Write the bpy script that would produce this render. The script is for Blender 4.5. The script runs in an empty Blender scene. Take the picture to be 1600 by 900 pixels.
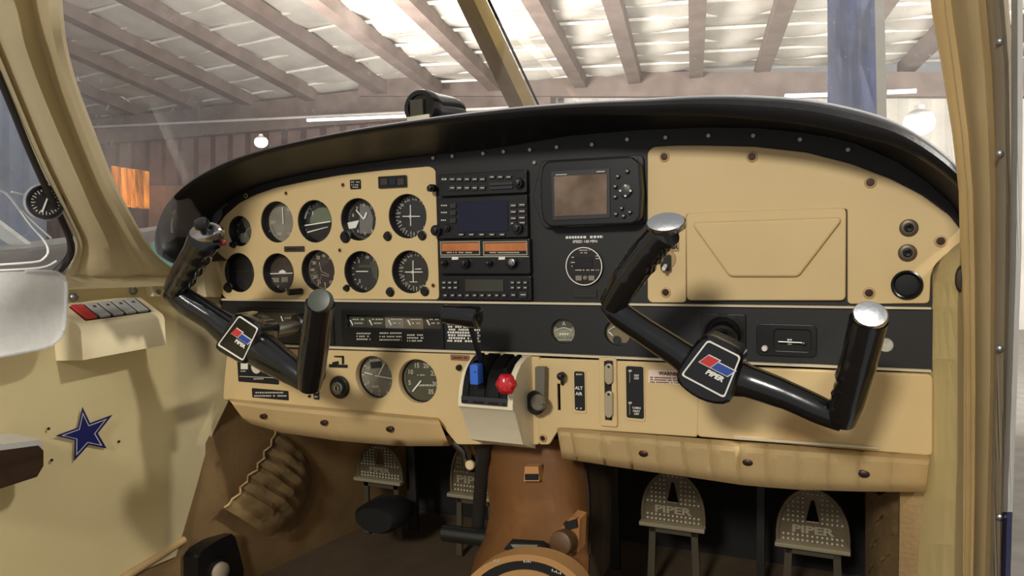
import bpy, bmesh, math, random
from mathutils import Vector as V, Matrix
random.seed(7)
C = bpy.context.scene.collection
PI = math.pi
# ---------------------------------------------------------------- camera
FOC = 1200.0
CY, CZ = -1.05, 0.70
X_ = V((.9113, .0088, -.4117)).normalized()
D_ = V((.0289, .9964, .0789)); D_ = (D_ - X_*D_.dot(X_)).normalized()
F_ = X_.cross(D_)
def rr(px, py):
    r = V((px-800, py-450, FOC))
    return V((r.dot(X_), r.dot(F_), -r.dot(D_)))
CAM = V((0, CY, CZ))
cd = bpy.data.cameras.new('camera'); cam = bpy.data.objects.new('camera', cd); C.objects.link(cam)
cd.sensor_width = 36; cd.lens = 36*FOC/1600; cd.clip_start = .02; cd.clip_end = 200
# camera axes in world: image right, image down, forward
def cw(i): return V((X_[i], F_[i], -D_[i]))
right, down, fwd = cw(0), cw(1), cw(2)
cam.matrix_world = Matrix(((right.x, -down.x, -fwd.x, 0), (right.y, -down.y, -fwd.y, CY), (right.z, -down.z, -fwd.z, CZ), (0, 0, 0, 1)))
sc = bpy.context.scene
sc.camera = cam
sc.view_settings.view_transform = 'Standard'; sc.view_settings.look = 'None'
sc.view_settings.gamma = 1; sc.view_settings.use_curve_mapping = False
sc.view_settings.exposure = 0.0
# ---------------------------------------------------------------- world and lights
w = bpy.data.worlds.new('world'); sc.world = w; w.use_nodes = True
w.node_tree.nodes['Background'].inputs[0].default_value = (.90, .88, .86, 1)
w.node_tree.nodes['Background'].inputs[1].default_value = .42
def area(name, loc, target, size, power, col):
    l = bpy.data.lights.new(name, 'AREA'); l.energy = power; l.size = size; l.color = col; l.shape = 'DISK'
    o = bpy.data.objects.new(name, l); C.objects.link(o); o.location = loc
    o.rotation_euler = (V(target)-V(loc)).to_track_quat('-Z', 'Y').to_euler(); return o
area('side_bay_lamp', (1.55, -.42, 2.36), (-.9, -.1, .5), .16, 62, (1, .96, .87))
area('rear_bay_lamp', (-.30, -3.7, 2.25), (-.4, 0, .6), .5, 98, (1, .95, .85))
area('hangar_uplight', (-6, 6, 1.5), (-4, 14, 7), 3.0, 1150, (1, .95, .90))  # unseen discs facing up to light the hangar roof
area('hangar_uplight', (4, 6, .5), (2, 14, 7), 3.0, 950, (1, .97, .92))
# ---------------------------------------------------------------- pixel rays onto planes of the place
def P(px, py, Y=0.0):
    r = rr(px, py); return CAM + r*((Y-CY)/r.y)
def PX(px, py, X):
    r = rr(px, py); return CAM + r*(X/r.x)
def R(px, py, F):
    r = rr(px, py); return CAM + r*(F/r.y)
def W(px, py, Y=0.0):
    p = P(px, py, Y); return (p.x, p.z)
def S(px, py, Y=0.0):       # metres per pixel, measured upright, at that place
    return (Y-CY)/rr(px, py).y
# ---------------------------------------------------------------- materials
def lin(c): 
    c /= 255.0
    return c/12.92 if c <= .04045 else ((c+.055)/1.055)**2.4
def rgb(r, g, b): return (lin(r), lin(g), lin(b), 1)
MATS = {}
def mat(name, col, rough=.5, metal=0, var=.06, scale=6, bump=0, bscale=200, coat=0, spec=.5, emit=None, es=1, stretch=(1, 1, 1), dirt=None, dscale=3, dth=.55):
    if name in MATS: return MATS[name]
    m = bpy.data.materials.new(name); m.use_nodes = True; t = m.node_tree; N = t.nodes; L = t.links
    b = N['Principled BSDF']; b.inputs['Roughness'].default_value = rough; b.inputs['Metallic'].default_value = metal
    b.inputs['Coat Weight'].default_value = coat; b.inputs['Specular IOR Level'].default_value = spec
    tc = N.new('ShaderNodeTexCoord'); mp = N.new('ShaderNodeMapping'); L.new(tc.outputs['Object'], mp.inputs[0]); mp.inputs['Scale'].default_value = stretch
    n = N.new('ShaderNodeTexNoise'); n.inputs['Scale'].default_value = scale; n.inputs['Detail'].default_value = 5; L.new(mp.outputs[0], n.inputs['Vector'])
    rp = N.new('ShaderNodeValToRGB'); c = col
    rp.color_ramp.elements[0].position = .3; rp.color_ramp.elements[1].position = .7
    rp.color_ramp.elements[0].color = (c[0]*(1-var), c[1]*(1-var*1.1), c[2]*(1-var*1.3), 1)
    rp.color_ramp.elements[1].color = (min(1, c[0]*(1+var)), min(1, c[1]*(1+var)), min(1, c[2]*(1+var)), 1)
    L.new(n.outputs['Fac'], rp.inputs[0]); out = rp.outputs[0]
    if dirt:
        n3 = N.new('ShaderNodeTexNoise'); n3.inputs['Scale'].default_value = dscale; n3.inputs['Detail'].default_value = 8; L.new(mp.outputs[0], n3.inputs['Vector'])
        r3 = N.new('ShaderNodeValToRGB'); r3.color_ramp.elements[0].position = dth; r3.color_ramp.elements[1].position = dth+.15
        L.new(n3.outputs['Fac'], r3.inputs[0])
        mx = N.new('ShaderNodeMix'); mx.data_type = 'RGBA'; L.new(r3.outputs[0], mx.inputs['Factor']); L.new(out, mx.inputs['A']); mx.inputs['B'].default_value = dirt
        out = mx.outputs['Result']
    L.new(out, b.inputs['Base Color'])
    if bump:
        n2 = N.new('ShaderNodeTexNoise'); n2.inputs['Scale'].default_value = bscale; n2.inputs['Detail'].default_value = 3; L.new(mp.outputs[0], n2.inputs['Vector'])
        bp = N.new('ShaderNodeBump'); bp.inputs['Strength'].default_value = bump; bp.inputs['Distance'].default_value = .001 if bscale > 60 else .004
        L.new(n2.outputs['Fac'], bp.inputs['Height']); L.new(bp.outputs[0], b.inputs['Normal'])
    if emit and var > .5: L.new(out, b.inputs['Emission Color']); b.inputs['Emission Strength'].default_value = es
    elif emit:
        b.inputs['Emission Color'].default_value = emit; b.inputs['Emission Strength'].default_value = es
    MATS[name] = m; return m
def glassmat(name, haze=.1, hazecol=(.8, .8, .85, 1), gloss=.06, rough=.05, scratch=0, fres=.5, tmix=.5, tint=(1, 1, 1, 1)):
    if name in MATS: return MATS[name]
    m = bpy.data.materials.new(name); m.use_nodes = True; t = m.node_tree; N = t.nodes; L = t.links
    N.remove(N['Principled BSDF']); o = N['Material Output']
    tr = N.new('ShaderNodeBsdfTransparent'); tr.inputs[0].default_value = tint
    di = N.new('ShaderNodeBsdfDiffuse'); di.inputs[0].default_value = hazecol
    tl = N.new('ShaderNodeBsdfTranslucent'); tl.inputs[0].default_value = hazecol
    ml = N.new('ShaderNodeMixShader'); L.new(di.outputs[0], ml.inputs[1]); L.new(tl.outputs[0], ml.inputs[2]); ml.inputs[0].default_value = tmix
    gl = N.new('ShaderNodeBsdfGlossy'); gl.inputs['Roughness'].default_value = rough
    m1 = N.new('ShaderNodeMixShader'); m1.inputs[0].default_value = haze; L.new(tr.outputs[0], m1.inputs[1]); L.new(ml.outputs[0], m1.inputs[2])
    if scratch or haze > .02:
        tc = N.new('ShaderNodeTexCoord'); n = N.new('ShaderNodeTexNoise'); n.inputs['Scale'].default_value = 5; n.inputs['Detail'].default_value = 7; n.inputs['Roughness'].default_value = .7
        L.new(tc.outputs['Object'], n.inputs['Vector'])
        mr = N.new('ShaderNodeMapRange'); mr.inputs[1].default_value = .3; mr.inputs[2].default_value = .8; mr.inputs[3].default_value = haze*.5; mr.inputs[4].default_value = min(1, haze*1.8)
        L.new(n.outputs['Fac'], mr.inputs[0]); fac = mr.outputs[0]
        if scratch:
            mp = N.new('ShaderNodeMapping'); mp.inputs['Rotation'].default_value = (0, .6, .3); mp.inputs['Scale'].default_value = (160, 160, 9); L.new(tc.outputs['Object'], mp.inputs[0])
            n2 = N.new('ShaderNodeTexNoise'); n2.inputs['Scale'].default_value = 1; n2.inputs['Detail'].default_value = 2; L.new(mp.outputs[0], n2.inputs['Vector'])
            m2 = N.new('ShaderNodeMapRange'); m2.inputs[1].default_value = .66; m2.inputs[2].default_value = .74; m2.inputs[4].default_value = scratch; L.new(n2.outputs['Fac'], m2.inputs[0])
            n3 = N.new('ShaderNodeTexNoise'); n3.inputs['Scale'].default_value = 4; L.new(tc.outputs['Object'], n3.inputs['Vector'])
            m3 = N.new('ShaderNodeMapRange'); m3.inputs[1].default_value = .45; m3.inputs[2].default_value = .65; L.new(n3.outputs['Fac'], m3.inputs[0])
            mu = N.new('ShaderNodeMath'); mu.operation = 'MULTIPLY'; L.new(m2.outputs[0], mu.inputs[0]); L.new(m3.outputs[0], mu.inputs[1])
            ad = N.new('ShaderNodeMath'); ad.operation = 'ADD'; ad.use_clamp = True; L.new(fac, ad.inputs[0]); L.new(mu.outputs[0], ad.inputs[1]); fac = ad.outputs[0]
        L.new(fac, m1.inputs[0])
    mg = N.new('ShaderNodeMixShader'); L.new(m1.outputs[0], mg.inputs[1]); L.new(gl.outputs[0], mg.inputs[2])
    fr = N.new('ShaderNodeLayerWeight'); fr.inputs[0].default_value = .25
    mm = N.new('ShaderNodeMath'); mm.operation = 'MULTIPLY_ADD'; L.new(fr.outputs['Fresnel'], mm.inputs[0]); mm.inputs[1].default_value = fres; mm.inputs[2].default_value = gloss*.5; mm.use_clamp = True
    L.new(mm.outputs[0], mg.inputs[0]); L.new(mg.outputs[0], o.inputs[0])
    MATS[name] = m; return m
BEIGE = mat('panel_beige', rgb(206, 180, 130), .55, bump=.12, bscale=260, var=.05, dirt=rgb(186, 152, 98), dscale=5, dth=.60)
PAD = mat('pad_vinyl', rgb(226, 200, 148), .5, bump=.35, bscale=120, var=.08)
WALL = mat('wall_vinyl', rgb(216, 201, 157), .6, bump=.25, bscale=90, var=.07, scale=3, dirt=rgb(200, 180, 134), dscale=2.5, dth=.62)
PILLAR = mat('pillar_plastic', rgb(218, 204, 168), .45, bump=.1, bscale=60, var=.05, scale=3, dirt=rgb(176, 152, 108), dscale=3.5, dth=.6)
FRAMEP = mat('frame_paint', rgb(206, 184, 138), .55, var=.07, scale=7, dirt=rgb(184, 158, 112), dscale=5, dth=.6)
BLACK = mat('panel_black', rgb(21, 20, 20), .55, bump=.1, bscale=300, var=.15)
SHIELD = mat('glareshield_vinyl', rgb(18, 18, 20), .42, bump=.3, bscale=180, var=.2)
GLOSSB = mat('yoke_black', rgb(12, 13, 16), .22, coat=.5, var=.1, bump=.04, bscale=60)
PLAST = mat('black_plastic', rgb(17, 17, 18), .36, var=.1)
DEEP = mat('recess_black', rgb(10, 10, 11), .7, var=.1)
CHROME = mat('chrome', rgb(205, 208, 212), .22, metal=1, var=.06, bump=.2, bscale=40)
STEEL = mat('steel', rgb(150, 150, 148), .35, metal=1, var=.1)
ALU = mat('trim_metal', rgb(214, 202, 172), .35, metal=.2, var=.05)
WHITE = mat('white_print', rgb(225, 222, 212), .6, var=.03)
OFFW = mat('quadrant_cream', rgb(226, 214, 184), .4, bump=.1, bscale=60, var=.05, dirt=rgb(190, 160, 105), dscale=16, dth=.63)
RED = mat('red_knob', rgb(190, 24, 34), .3, var=.1, coat=.4)
BLUE = mat('blue_knob', rgb(52, 104, 205), .35, var=.1, coat=.3)
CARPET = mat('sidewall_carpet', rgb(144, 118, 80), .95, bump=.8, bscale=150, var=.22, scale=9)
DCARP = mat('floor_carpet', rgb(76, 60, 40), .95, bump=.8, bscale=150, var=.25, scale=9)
POCK = mat('pocket_leather', rgb(172, 144, 100), .6, bump=.4, bscale=50, var=.2, scale=6)
TAN = mat('pedestal_tan', rgb(156, 108, 62), .6, bump=.3, bscale=90, var=.12)
GREYD = mat('dial_grey', rgb(128, 122, 108), .5, var=.18, scale=40)
OLIVE = mat('dial_olive', rgb(66, 66, 46), .5, var=.12, scale=30)
DIAL = mat('dial_black', rgb(27, 25, 22), .5, var=.25, scale=30)
BROWND = mat('dial_brown', rgb(58, 48, 40), .5, var=.15, scale=30)
PEDAL = mat('pedal_metal', rgb(112, 101, 80), .42, metal=.55, var=.2, scale=25)
GLASS = glassmat('instrument_glass', haze=.012, gloss=.03, rough=.02)
TICK = mat('tick_print', rgb(190, 184, 168), .6, var=.05)
# ---------------------------------------------------------------- object helpers
ORG = {}
NOLOC = V((0, 0, 0))
def props(o, label=None, cat=None, group=None, kind=None):
    for k, v in (('label', label), ('category', cat), ('group', group), ('kind', kind)):
        if v: o[k] = v
def thing(name, loc, label, cat, group=None, kind=None):
    o = bpy.data.objects.new(name, None); o.empty_display_size = .02; C.objects.link(o); o.location = loc; ORG[o.name] = V(loc)
    props(o, label, cat, group, kind); return o
def link(name, me, m, parent=None, smooth=True, label=None, cat=None, group=None, kind=None):
    o = bpy.data.objects.new(name, me); C.objects.link(o)
    if parent is not None:
        og = ORG[parent.name]; o.parent = parent
    else:
        vs = [v.co for v in me.vertices]
        og = V((sum(v.x for v in vs)/len(vs), sum(v.y for v in vs)/len(vs), min(v.z for v in vs)))
        o.location = og
    me.transform(Matrix.Translation(-og)); ORG[o.name] = V(og)
    if len(me.materials) == 0: me.materials.append(m)
    if smooth:
        me.polygons.foreach_set('use_smooth', [True]*len(me.polygons))
        try: me.set_sharp_from_angle(angle=math.radians(38))
        except Exception: pass
    me.update(); props(o, label, cat, group, kind); return o
def bmo(name, bm, m, parent=None, **k):
    bmesh.ops.recalc_face_normals(bm, faces=bm.faces[:])
    me = bpy.data.meshes.new(name); bm.to_mesh(me); bm.free(); return link(name, me, m, parent, **k)
def inst(name, src, parent, delta):      # a repeat sharing mesh data
    o = src.copy(); o.name = name; C.objects.link(o); o.parent = parent
    o.location = V(delta); ORG[o.name] = V(delta); return o
def copytree(root, delta, **k):
    c = root.copy(); C.objects.link(c); c.location = root.location + V(delta); ORG[c.name] = V(c.location)
    for ch in list(root.children):
        d = ch.copy(); C.objects.link(d); d.parent = c; ORG[d.name] = V(c.location)
        for g in list(ch.children):
            e = g.copy(); C.objects.link(e); e.parent = d; ORG[e.name] = V(c.location)
    props(c, **k); return c
def box(bm, a, b, bev=0):
    a, b = V(a), V(b); c = (a+b)/2; s = b-a
    r = bmesh.ops.create_cube(bm, size=1); vs = r['verts']
    for v in vs: v.co = V((v.co.x*abs(s.x), v.co.y*abs(s.y), v.co.z*abs(s.z))) + c
    if bev:
        es = list({e for v in vs for e in v.link_edges})
        bmesh.ops.bevel(bm, geom=es, offset=bev, segments=2, profile=.7, affect='EDGES')
def hexa(bm, q1, q2):    # solid between two quads
    vs = [bm.verts.new(p) for p in list(q1)+list(q2)]
    n = len(q1)
    bm.faces.new(vs[:n]); bm.faces.new(vs[n:][::-1])
    for i in range(n): bm.faces.new((vs[i], vs[(i+1) % n], vs[n+(i+1) % n], vs[n+i]))
def bevel_all(bm, off, seg=2, ang=30):
    es = [e for e in bm.edges if len(e.link_faces) == 2 and e.calc_face_angle() > math.radians(ang)]
    bmesh.ops.bevel(bm, geom=es, offset=off, segments=seg, profile=.7, affect='EDGES')
def frame(d):
    d = d.normalized(); a = V((0, 0, 1)) if abs(d.z) < .9 else V((1, 0, 0))
    u = d.cross(a).normalized(); return u, d.cross(u).normalized()
def lathe(bm, c, axis, prof, n=24, sx=1, sy=1, u=None):
    axis = V(axis).normalized(); c = V(c)
    if u is None: u, v = frame(axis)
    else: u = V(u); v = axis.cross(u).normalized()
    rings = []
    for r, h in prof:
        if r < 1e-7: rings.append([bm.verts.new(c+axis*h)])
        else: rings.append([bm.verts.new(c+axis*h+u*(math.cos(2*PI*i/n)*r*sx)+v*(math.sin(2*PI*i/n)*r*sy)) for i in range(n)])
    for a, b in zip(rings, rings[1:]):
        for i in range(n):
            j = (i+1) % n
            if len(a) == 1 and len(b) == 1: continue
            if len(a) == 1: bm.faces.new((a[0], b[i], b[j]))
            elif len(b) == 1: bm.faces.new((a[i], b[0], a[j]))
            else: bm.faces.new((a[i], b[i], b[j], a[j]))
def cyl(bm, a, b, r, n=16, bev=None):
    a, b = V(a), V(b); L = (b-a).length; bv = min(bev if bev is not None else r*.15, L*.4)
    lathe(bm, a, b-a, [(0, 0), (r-bv, 0), (r, bv), (r, L-bv), (r-bv, L), (0, L)], n)
def tube(bm, pts, rad, n=12, ref=None, cap=True, mod=None):
    """rad: list of (ra, rb) or floats; ref = fixed reference direction for the first half-axis"""
    pts = [V(p) for p in pts]; m = len(pts); rings = []
    for i, p in enumerate(pts):
        d = (pts[min(i+1, m-1)]-pts[max(i-1, 0)]).normalized()
        if ref is not None:
            u = V(ref); u = (u-d*u.dot(d)).normalized(); v = d.cross(u)
        else: u, v = frame(d)
        r = rad[i] if isinstance(rad, (list, tuple)) else rad
        ra, rb = (r if isinstance(r, (list, tuple)) else (r, r))
        ring = []
        for k in range(n):
            a = 2*PI*k/n; f = mod(i, a) if mod else 1
            ring.append(bm.verts.new(p+u*(math.cos(a)*ra*f)+v*(math.sin(a)*rb*f)))
        rings.append(ring)
    for a, b in zip(rings, rings[1:]):
        for k in range(n): bm.faces.new((a[k], a[(k+1) % n], b[(k+1) % n], b[k]))
    if cap: bm.faces.new(rings[0][::-1]); bm.faces.new(rings[-1])
def smooth_path(pts, sub=6, closed=False):
    pts = [V(p) for p in pts]; out = []; n = len(pts)
    rng = range(n if closed else n-1)
    for i in rng:
        if closed: a, b, c, d = pts[(i-1) % n], pts[i], pts[(i+1) % n], pts[(i+2) % n]
        else: a, b, c, d = pts[max(i-1, 0)], pts[i], pts[i+1], pts[min(i+2, n-1)]
        for k in range(sub):
            t = k/sub
            out.append(.5*((2*b)+(c-a)*t+(2*a-5*b+4*c-d)*t*t+(3*b-a-3*c+d)*t**3))
    if not closed: out.append(pts[-1])
    return out
def grid(bm, rows, thick=0):
    vs = [[bm.verts.new(p) for p in r] for r in rows]
    for a, b in zip(vs, vs[1:]):
        for i in range(len(a)-1): bm.faces.new((a[i], a[i+1], b[i+1], b[i]))
    return vs
def gridobj(name, rows, m, parent=None, thick=.004, off=-1, **k):
    bm = bmesh.new(); grid(bm, rows)
    if thick: bmesh.ops.solidify(bm, geom=bm.faces[:], thickness=thick)
    return bmo(name, bm, m, parent, **k)
def curve_mesh(splines, depth, bevel=0, res=2):
    cu = bpy.data.curves.new('t', 'CURVE'); cu.dimensions = '2D'; cu.fill_mode = 'BOTH'; cu.extrude = depth; cu.bevel_depth = bevel; cu.bevel_resolution = 1
    for s in splines:
        sp = cu.splines.new('POLY'); sp.points.add(len(s)-1); sp.use_cyclic_u = True
        for i, p in enumerate(s): sp.points[i].co = (p[0], p[1], 0, 1)
    o = bpy.data.objects.new('t', cu); C.objects.link(o)
    dg = bpy.context.evaluated_depsgraph_get(); me = bpy.data.meshes.new_from_object(o.evaluated_get(dg))
    bpy.data.objects.remove(o); bpy.data.curves.remove(cu); me.materials.clear(); return me
def plate(name, outer, holes, yf, th, m, parent=None, bevel=.001, **k):
    """outer / holes: polygons in (x,z); front face at Y = yf, thickness th behind it"""
    bv = min(bevel, th*.45)
    me = curve_mesh([outer]+list(holes), th/2-bv, bv)
    # curve bevel grows outward: fine at these sizes
    me.transform(Matrix(((1, 0, 0, 0), (0, 0, -1, yf+th/2), (0, 1, 0, 0), (0, 0, 0, 1))))
    return link(name, me, m, parent, **k)
def circ(c, r, n=40, sx=1): return [(c[0]+math.cos(2*PI*i/n)*r*sx, c[1]+math.sin(2*PI*i/n)*r) for i in range(n)]
def rrect(x0, z0, x1, z1, r, n=5):
    x0, x1 = min(x0, x1), max(x0, x1); z0, z1 = min(z0, z1), max(z0, z1); o = []
    for cx, cz, a0 in ((x1-r, z1-r, 0), (x0+r, z1-r, PI/2), (x0+r, z0+r, PI), (x1-r, z0+r, 1.5*PI)):
        for i in range(n+1):
            a = a0+PI/2*i/n; o.append((cx+math.cos(a)*r, cz+math.sin(a)*r))
    return o
def rpx(x0, y0, x1, y1, r=.003, Y=0.0, n=5):
    """rounded rectangle standing on plane Y whose middle lines meet the given pixels"""
    cx, cy = (x0+x1)/2, (y0+y1)/2
    return rrect(W(x0, cy, Y)[0], W(cx, y1, Y)[1], W(x1, cy, Y)[0], W(cx, y0, Y)[1], r, n)
def rpoly(pts, r=.004, n=4):
    out = []; m = len(pts)
    for i in range(m):
        p = V(pts[i]).to_2d(); a = V(pts[i-1]).to_2d(); b = V(pts[(i+1) % m]).to_2d()
        da, db = (a-p), (b-p); k = min(r, da.length*.45, db.length*.45)
        s, e = p+da.normalized()*k, p+db.normalized()*k
        for j in range(n+1):
            t = j/n; q = s*(1-t)**2+p*2*t*(1-t)+e*t*t; out.append((q.x, q.y))
    return out
def pxpoly(pts, Y=0.0): return [W(x, y, Y) for x, y in pts]
FONT_CACHE = {}
def text(name, s, c, h, m, parent, u=(1, 0, 0), v=(0, 0, 1), depth=.0002, align='CENTER', sx=1, bold=.0, **k):
    cu = bpy.data.curves.new('t', 'FONT'); cu.body = s; cu.size = 1; cu.extrude = 0; cu.align_x = align; cu.align_y = 'CENTER'; cu.resolution_u = 2; cu.offset = bold; cu.space_line = .9
    o = bpy.data.objects.new('t', cu); C.objects.link(o); dg = bpy.context.evaluated_depsgraph_get()
    me = bpy.data.meshes.new_from_object(o.evaluated_get(dg)); bpy.data.objects.remove(o); bpy.data.curves.remove(cu)
    me.materials.clear(); sc_ = h/.7
    u = V(u).normalized(); v = V(v).normalized(); nn = u.cross(v)
    me.transform(Matrix(((u.x*sc_*sx, v.x*sc_, nn.x, c[0]), (u.y*sc_*sx, v.y*sc_, nn.y, c[1]), (u.z*sc_*sx, v.z*sc_, nn.z, c[2]), (0, 0, 0, 1))))
    return link(name, me, m, parent, smooth=False, **k)
def tpx(s, x, y, hpx, Y, m, parent, name='lettering', sx=1, align='CENTER', bold=.02):
    p = P(x, y, Y); return text(name, s, p, hpx*S(x, y, Y), m, parent, sx=sx, align=align, bold=bold)
def bar(bm, c, a0, r0, r1, wd, Y, th=.0006):      # radial bar on a dial (angle clockwise from up)
    d = V((math.sin(a0), 0, math.cos(a0))); e = V((math.cos(a0), 0, -math.sin(a0))); c = V((c[0], Y, c[1]))
    q = [c+d*r0-e*wd/2, c+d*r0+e*wd/2, c+d*r1+e*wd/2, c+d*r1-e*wd/2]
    hexa(bm, q, [p+V((0, th, 0)) for p in q])
# ================================================================= THE HANGAR OUTSIDE
ROOFW = mat('roof_insulation', rgb(206, 202, 192), .6, var=.12, scale=1.5, bump=.3, bscale=5)
PURL = mat('purlin_brown', rgb(118, 104, 96), .8, var=.2, scale=3)
HWALL = mat('hangar_wall_brown', rgb(122, 100, 92), .85, var=.25, scale=1.2)
HWALL2 = mat('hangar_wall_grey', rgb(166, 174, 192), .8, var=.25, scale=1.0)
BATT = mat('batten_white', rgb(246, 244, 236), .4)
PIPE = mat('conduit_white', rgb(205, 200, 192), .5)
GLAREM = mat('glare_glow', rgb(255, 255, 255), .5, emit=(1, .98, .95, 1), es=9)
TUBEM = mat('strip_lamp_lit', rgb(255, 255, 255), .5, emit=(1, .98, .95, 1), es=1.6)
def dirh(px, py): return rr(px, py).normalized()
ceiling = thing('ceiling', R(800, 60, 14), None, None, kind='structure')
def roof(p0, F0, slope_vp, across_vp, bays, strips, half, nseg=5, sagd=.10):
    """purlins run down the slope; insulation hangs in strips between them"""
    s = dirh(*slope_vp); a = dirh(*across_vp)
    if rr(*p0).x * 0 + a.x < 0: a = -a
    a = (a - s*a.dot(s)).normalized(); n = s.cross(a).normalized()
    if n.z < 0: n = -n
    o = R(p0[0], p0[1], F0)
    def at(px, py):           # the point of the roof plane seen there, as (along a, along s)
        r = rr(px, py); q = CAM+r*((o-CAM).dot(n)/r.dot(n)); d = q-o; return d.dot(a), d.dot(s)
    return o, s, a, n, at
def build_roof(o, s, a, n, us, s0, s1, ds, pw, ph):
    for u in us:
        bm = bmesh.new(); q = [o+a*(u-pw/2)+s*s0, o+a*(u+pw/2)+s*s0, o+a*(u+pw/2)+s*s1, o+a*(u-pw/2)+s*s1]
        hexa(bm, q, [p-n*ph for p in q]); bmo('purlin', bm, PURL, ceiling, smooth=False)
    for u0, u1 in zip(us, us[1:]):
        t = s0
        while t < s1-.05:
            t1 = min(t+ds, s1); rows = []; sg = random.uniform(.4, 1.2)*.045*ds
            for i in range(6):
                f = i/5; tt = t+(t1-t)*f; row = []
                for j in range(5):
                    g = j/4; row.append(o+a*(u0+(u1-u0)*g)+s*tt+n*(.06-math.sin(PI*f)*sg-math.sin(PI*g)*.05+.05*math.sin(7*u0+5*tt+3*g)))
                rows.append(row)
            gridobj('insulation_panel', rows, ROOFW, ceiling, thick=0)
            bm = bmesh.new(); q = [o+a*uu+s*tt-n*.01 for uu, tt in ((u0, t1-.035), (u1, t1-.035), (u1, t1), (u0, t1))]; hexa(bm, q, [p+n*.04 for p in q]); bmo('seam_batten', bm, BATT, ceiling, smooth=False); t = t1
o, s, a, n, at = roof((1090, 112), 15, (1082, 440), (-9000, 250), 0, 0, 0)
us = sorted(at(x, 112)[0] for x in (660, 760, 903, 992, 1088, 1187, 1300, 1400, 1500, 1640))
tmin = at(1088, -160)[1]
build_roof(o, s, a, n, us, tmin, 0, (0-tmin)/11, .24, .22)
R1 = (o, s, a, n, us)
o, s, a, n, at = roof((600, 140), 15, (1500, 700), (-1173, 403), 0, 0, 0)
pl = [(-150, 66), (-20, 70), (120, 72), (200, 55), (290, 32), (410, 10), (520, -5), (640, -20), (760, -40)]
us = sorted(at(*p)[0] for p in pl); e = at(600, 140)[1]
t0 = min(at(300, -60)[1], at(100, -60)[1], at(600, -100)[1])
build_roof(o, s, a, n, us, t0, e, (e-t0)/9, .30, .26)
# eaves girders, far walls
bm = bmesh.new(); q = [R(560, 112, 14.6), R(1700, 112, 14.6), R(1700, 150, 14.6), R(560, 150, 14.6)]; hexa(bm, q, [p+V((0, .3, 0)) for p in q]); bmo('girder', bm, PURL, ceiling, smooth=False)
bm = bmesh.new(); q = [R(-100, 214, 14.7), R(860, 108, 14.7), R(860, 168, 14.7), R(-100, 245, 14.7)]; hexa(bm, q, [p+V((0, .3, 0)) for p in q]); bmo('girder', bm, PURL, ceiling, smooth=False)
bm = bmesh.new(); q = [R(-100, 135, 14.2), R(430, -15, 14.2), R(430, -60, 14.2), R(-100, 40, 14.2)]; hexa(bm, q, [p+V((0, .3, 0)) for p in q]); bmo('girder', bm, PURL, ceiling, smooth=False)
for a_, b_ in (((100, 68), (470, -15)), ((120, 132), (620, 40)), ((330, 95), (700, 40)), ((110, 200), (800, 168)), ((820, 22), (930, 24)), ((1128, 22), (1500, 20))):
    bm = bmesh.new(); cyl(bm, R(a_[0], a_[1], 13.8), R(b_[0], b_[1], 13.8), .028, 8); bmo('conduit', bm, PIPE, ceiling)
wf = thing('wall_far', R(800, 300, 16), None, None, kind='structure')
def ribbed(name, q, m, parent, n=40, d=.12):
    """corrugated sheet between the corner points q = bottom-left, bottom-right, top-right, top-left"""
    rows = []
    for t in (0, 1):
        r = []
        for i in range(n*4+1):
            f = i/(n*4); pz = (q[0].lerp(q[1], f)).lerp(q[3].lerp(q[2], f), t); r.append(pz+V((0, -d*(.5+.5*math.copysign(min(1, abs(math.sin(f*n*PI*2))*1.6), math.sin(f*n*PI*2))), 0)))
        rows.append(r)
    return gridobj(name, rows, m, parent, thick=0, smooth=False)
ribbed('wall_sheet', [R(-250, 520, 15.5), R(860, 520, 15.5), R(860, 150, 15.5), R(-250, 180, 15.5)], HWALL, wf, 46)
ribbed('wall_sheet', [R(780, 520, 15.6), R(1750, 520, 15.6), R(1750, 140, 15.6), R(780, 140, 15.6)], ROOFW, wf, 30)
ribbed('wall_sheet', [R(-300, 470, 9), R(75, 470, 9), R(75, 60, 9), R(-300, 60, 9)], HWALL2, wf, 14, .05)
bm = bmesh.new(); q = [R(232, 400, 15), R(330, 400, 15), R(330, 290, 15), R(232, 290, 15)]; hexa(bm, q, [p+V((0, .2, 0)) for p in q]); bmo('wall_board', bm, mat('wall_board_tan', rgb(150, 124, 100), .8, var=.15), wf, smooth=False)
bm = bmesh.new(); box(bm, (-70, 3, -1.35), (60, 40, -1.3)); bmo('floor', bm, mat('hangar_concrete', rgb(150, 145, 138), .6, var=.15), kind='structure')
# windscreen glare spots built as glowing globes, then strip lights
def glarething(px, py, F, r, label):
    c = R(px, py, F); t = thing('glare_spot', c, label, 'glare', 'glare spots built as glowing globes')
    bm = bmesh.new(); lathe(bm, c, (0, 0, 1), [(0, r*.55), (r*.85, r*.5), (r*.8, .65*r), (r*.35, .9*r), (r*.3, 1.2*r), (0, 1.2*r)], 20); bmo('globe_cap', bm, PIPE, t)
    bm = bmesh.new(); lathe(bm, c, (0, 0, 1), [(0, -r*.85)]+[(r*math.sin(PI*i/10), -r*.85*math.cos(PI*i/10)) for i in range(1, 8)], 20); bmo('glow_globe', bm, GLAREM, t)
glarething(600, 2, 10, .36, 'brightest glare spot, built as a glowing globe, at the top of the left windscreen pane')
glarething(408, 222, 12, .13, 'small glare spot built as a glowing globe low behind the left end of the glareshield')
glarething(1436, 192, 9, .15, 'glare spot built as a glowing globe beside the white post seen through the right windscreen pane')
t = thing('strip_light', R(1030, 23, 13.5), 'long white fluorescent strip light hung under the roof above the panel', 'strip light')
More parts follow.
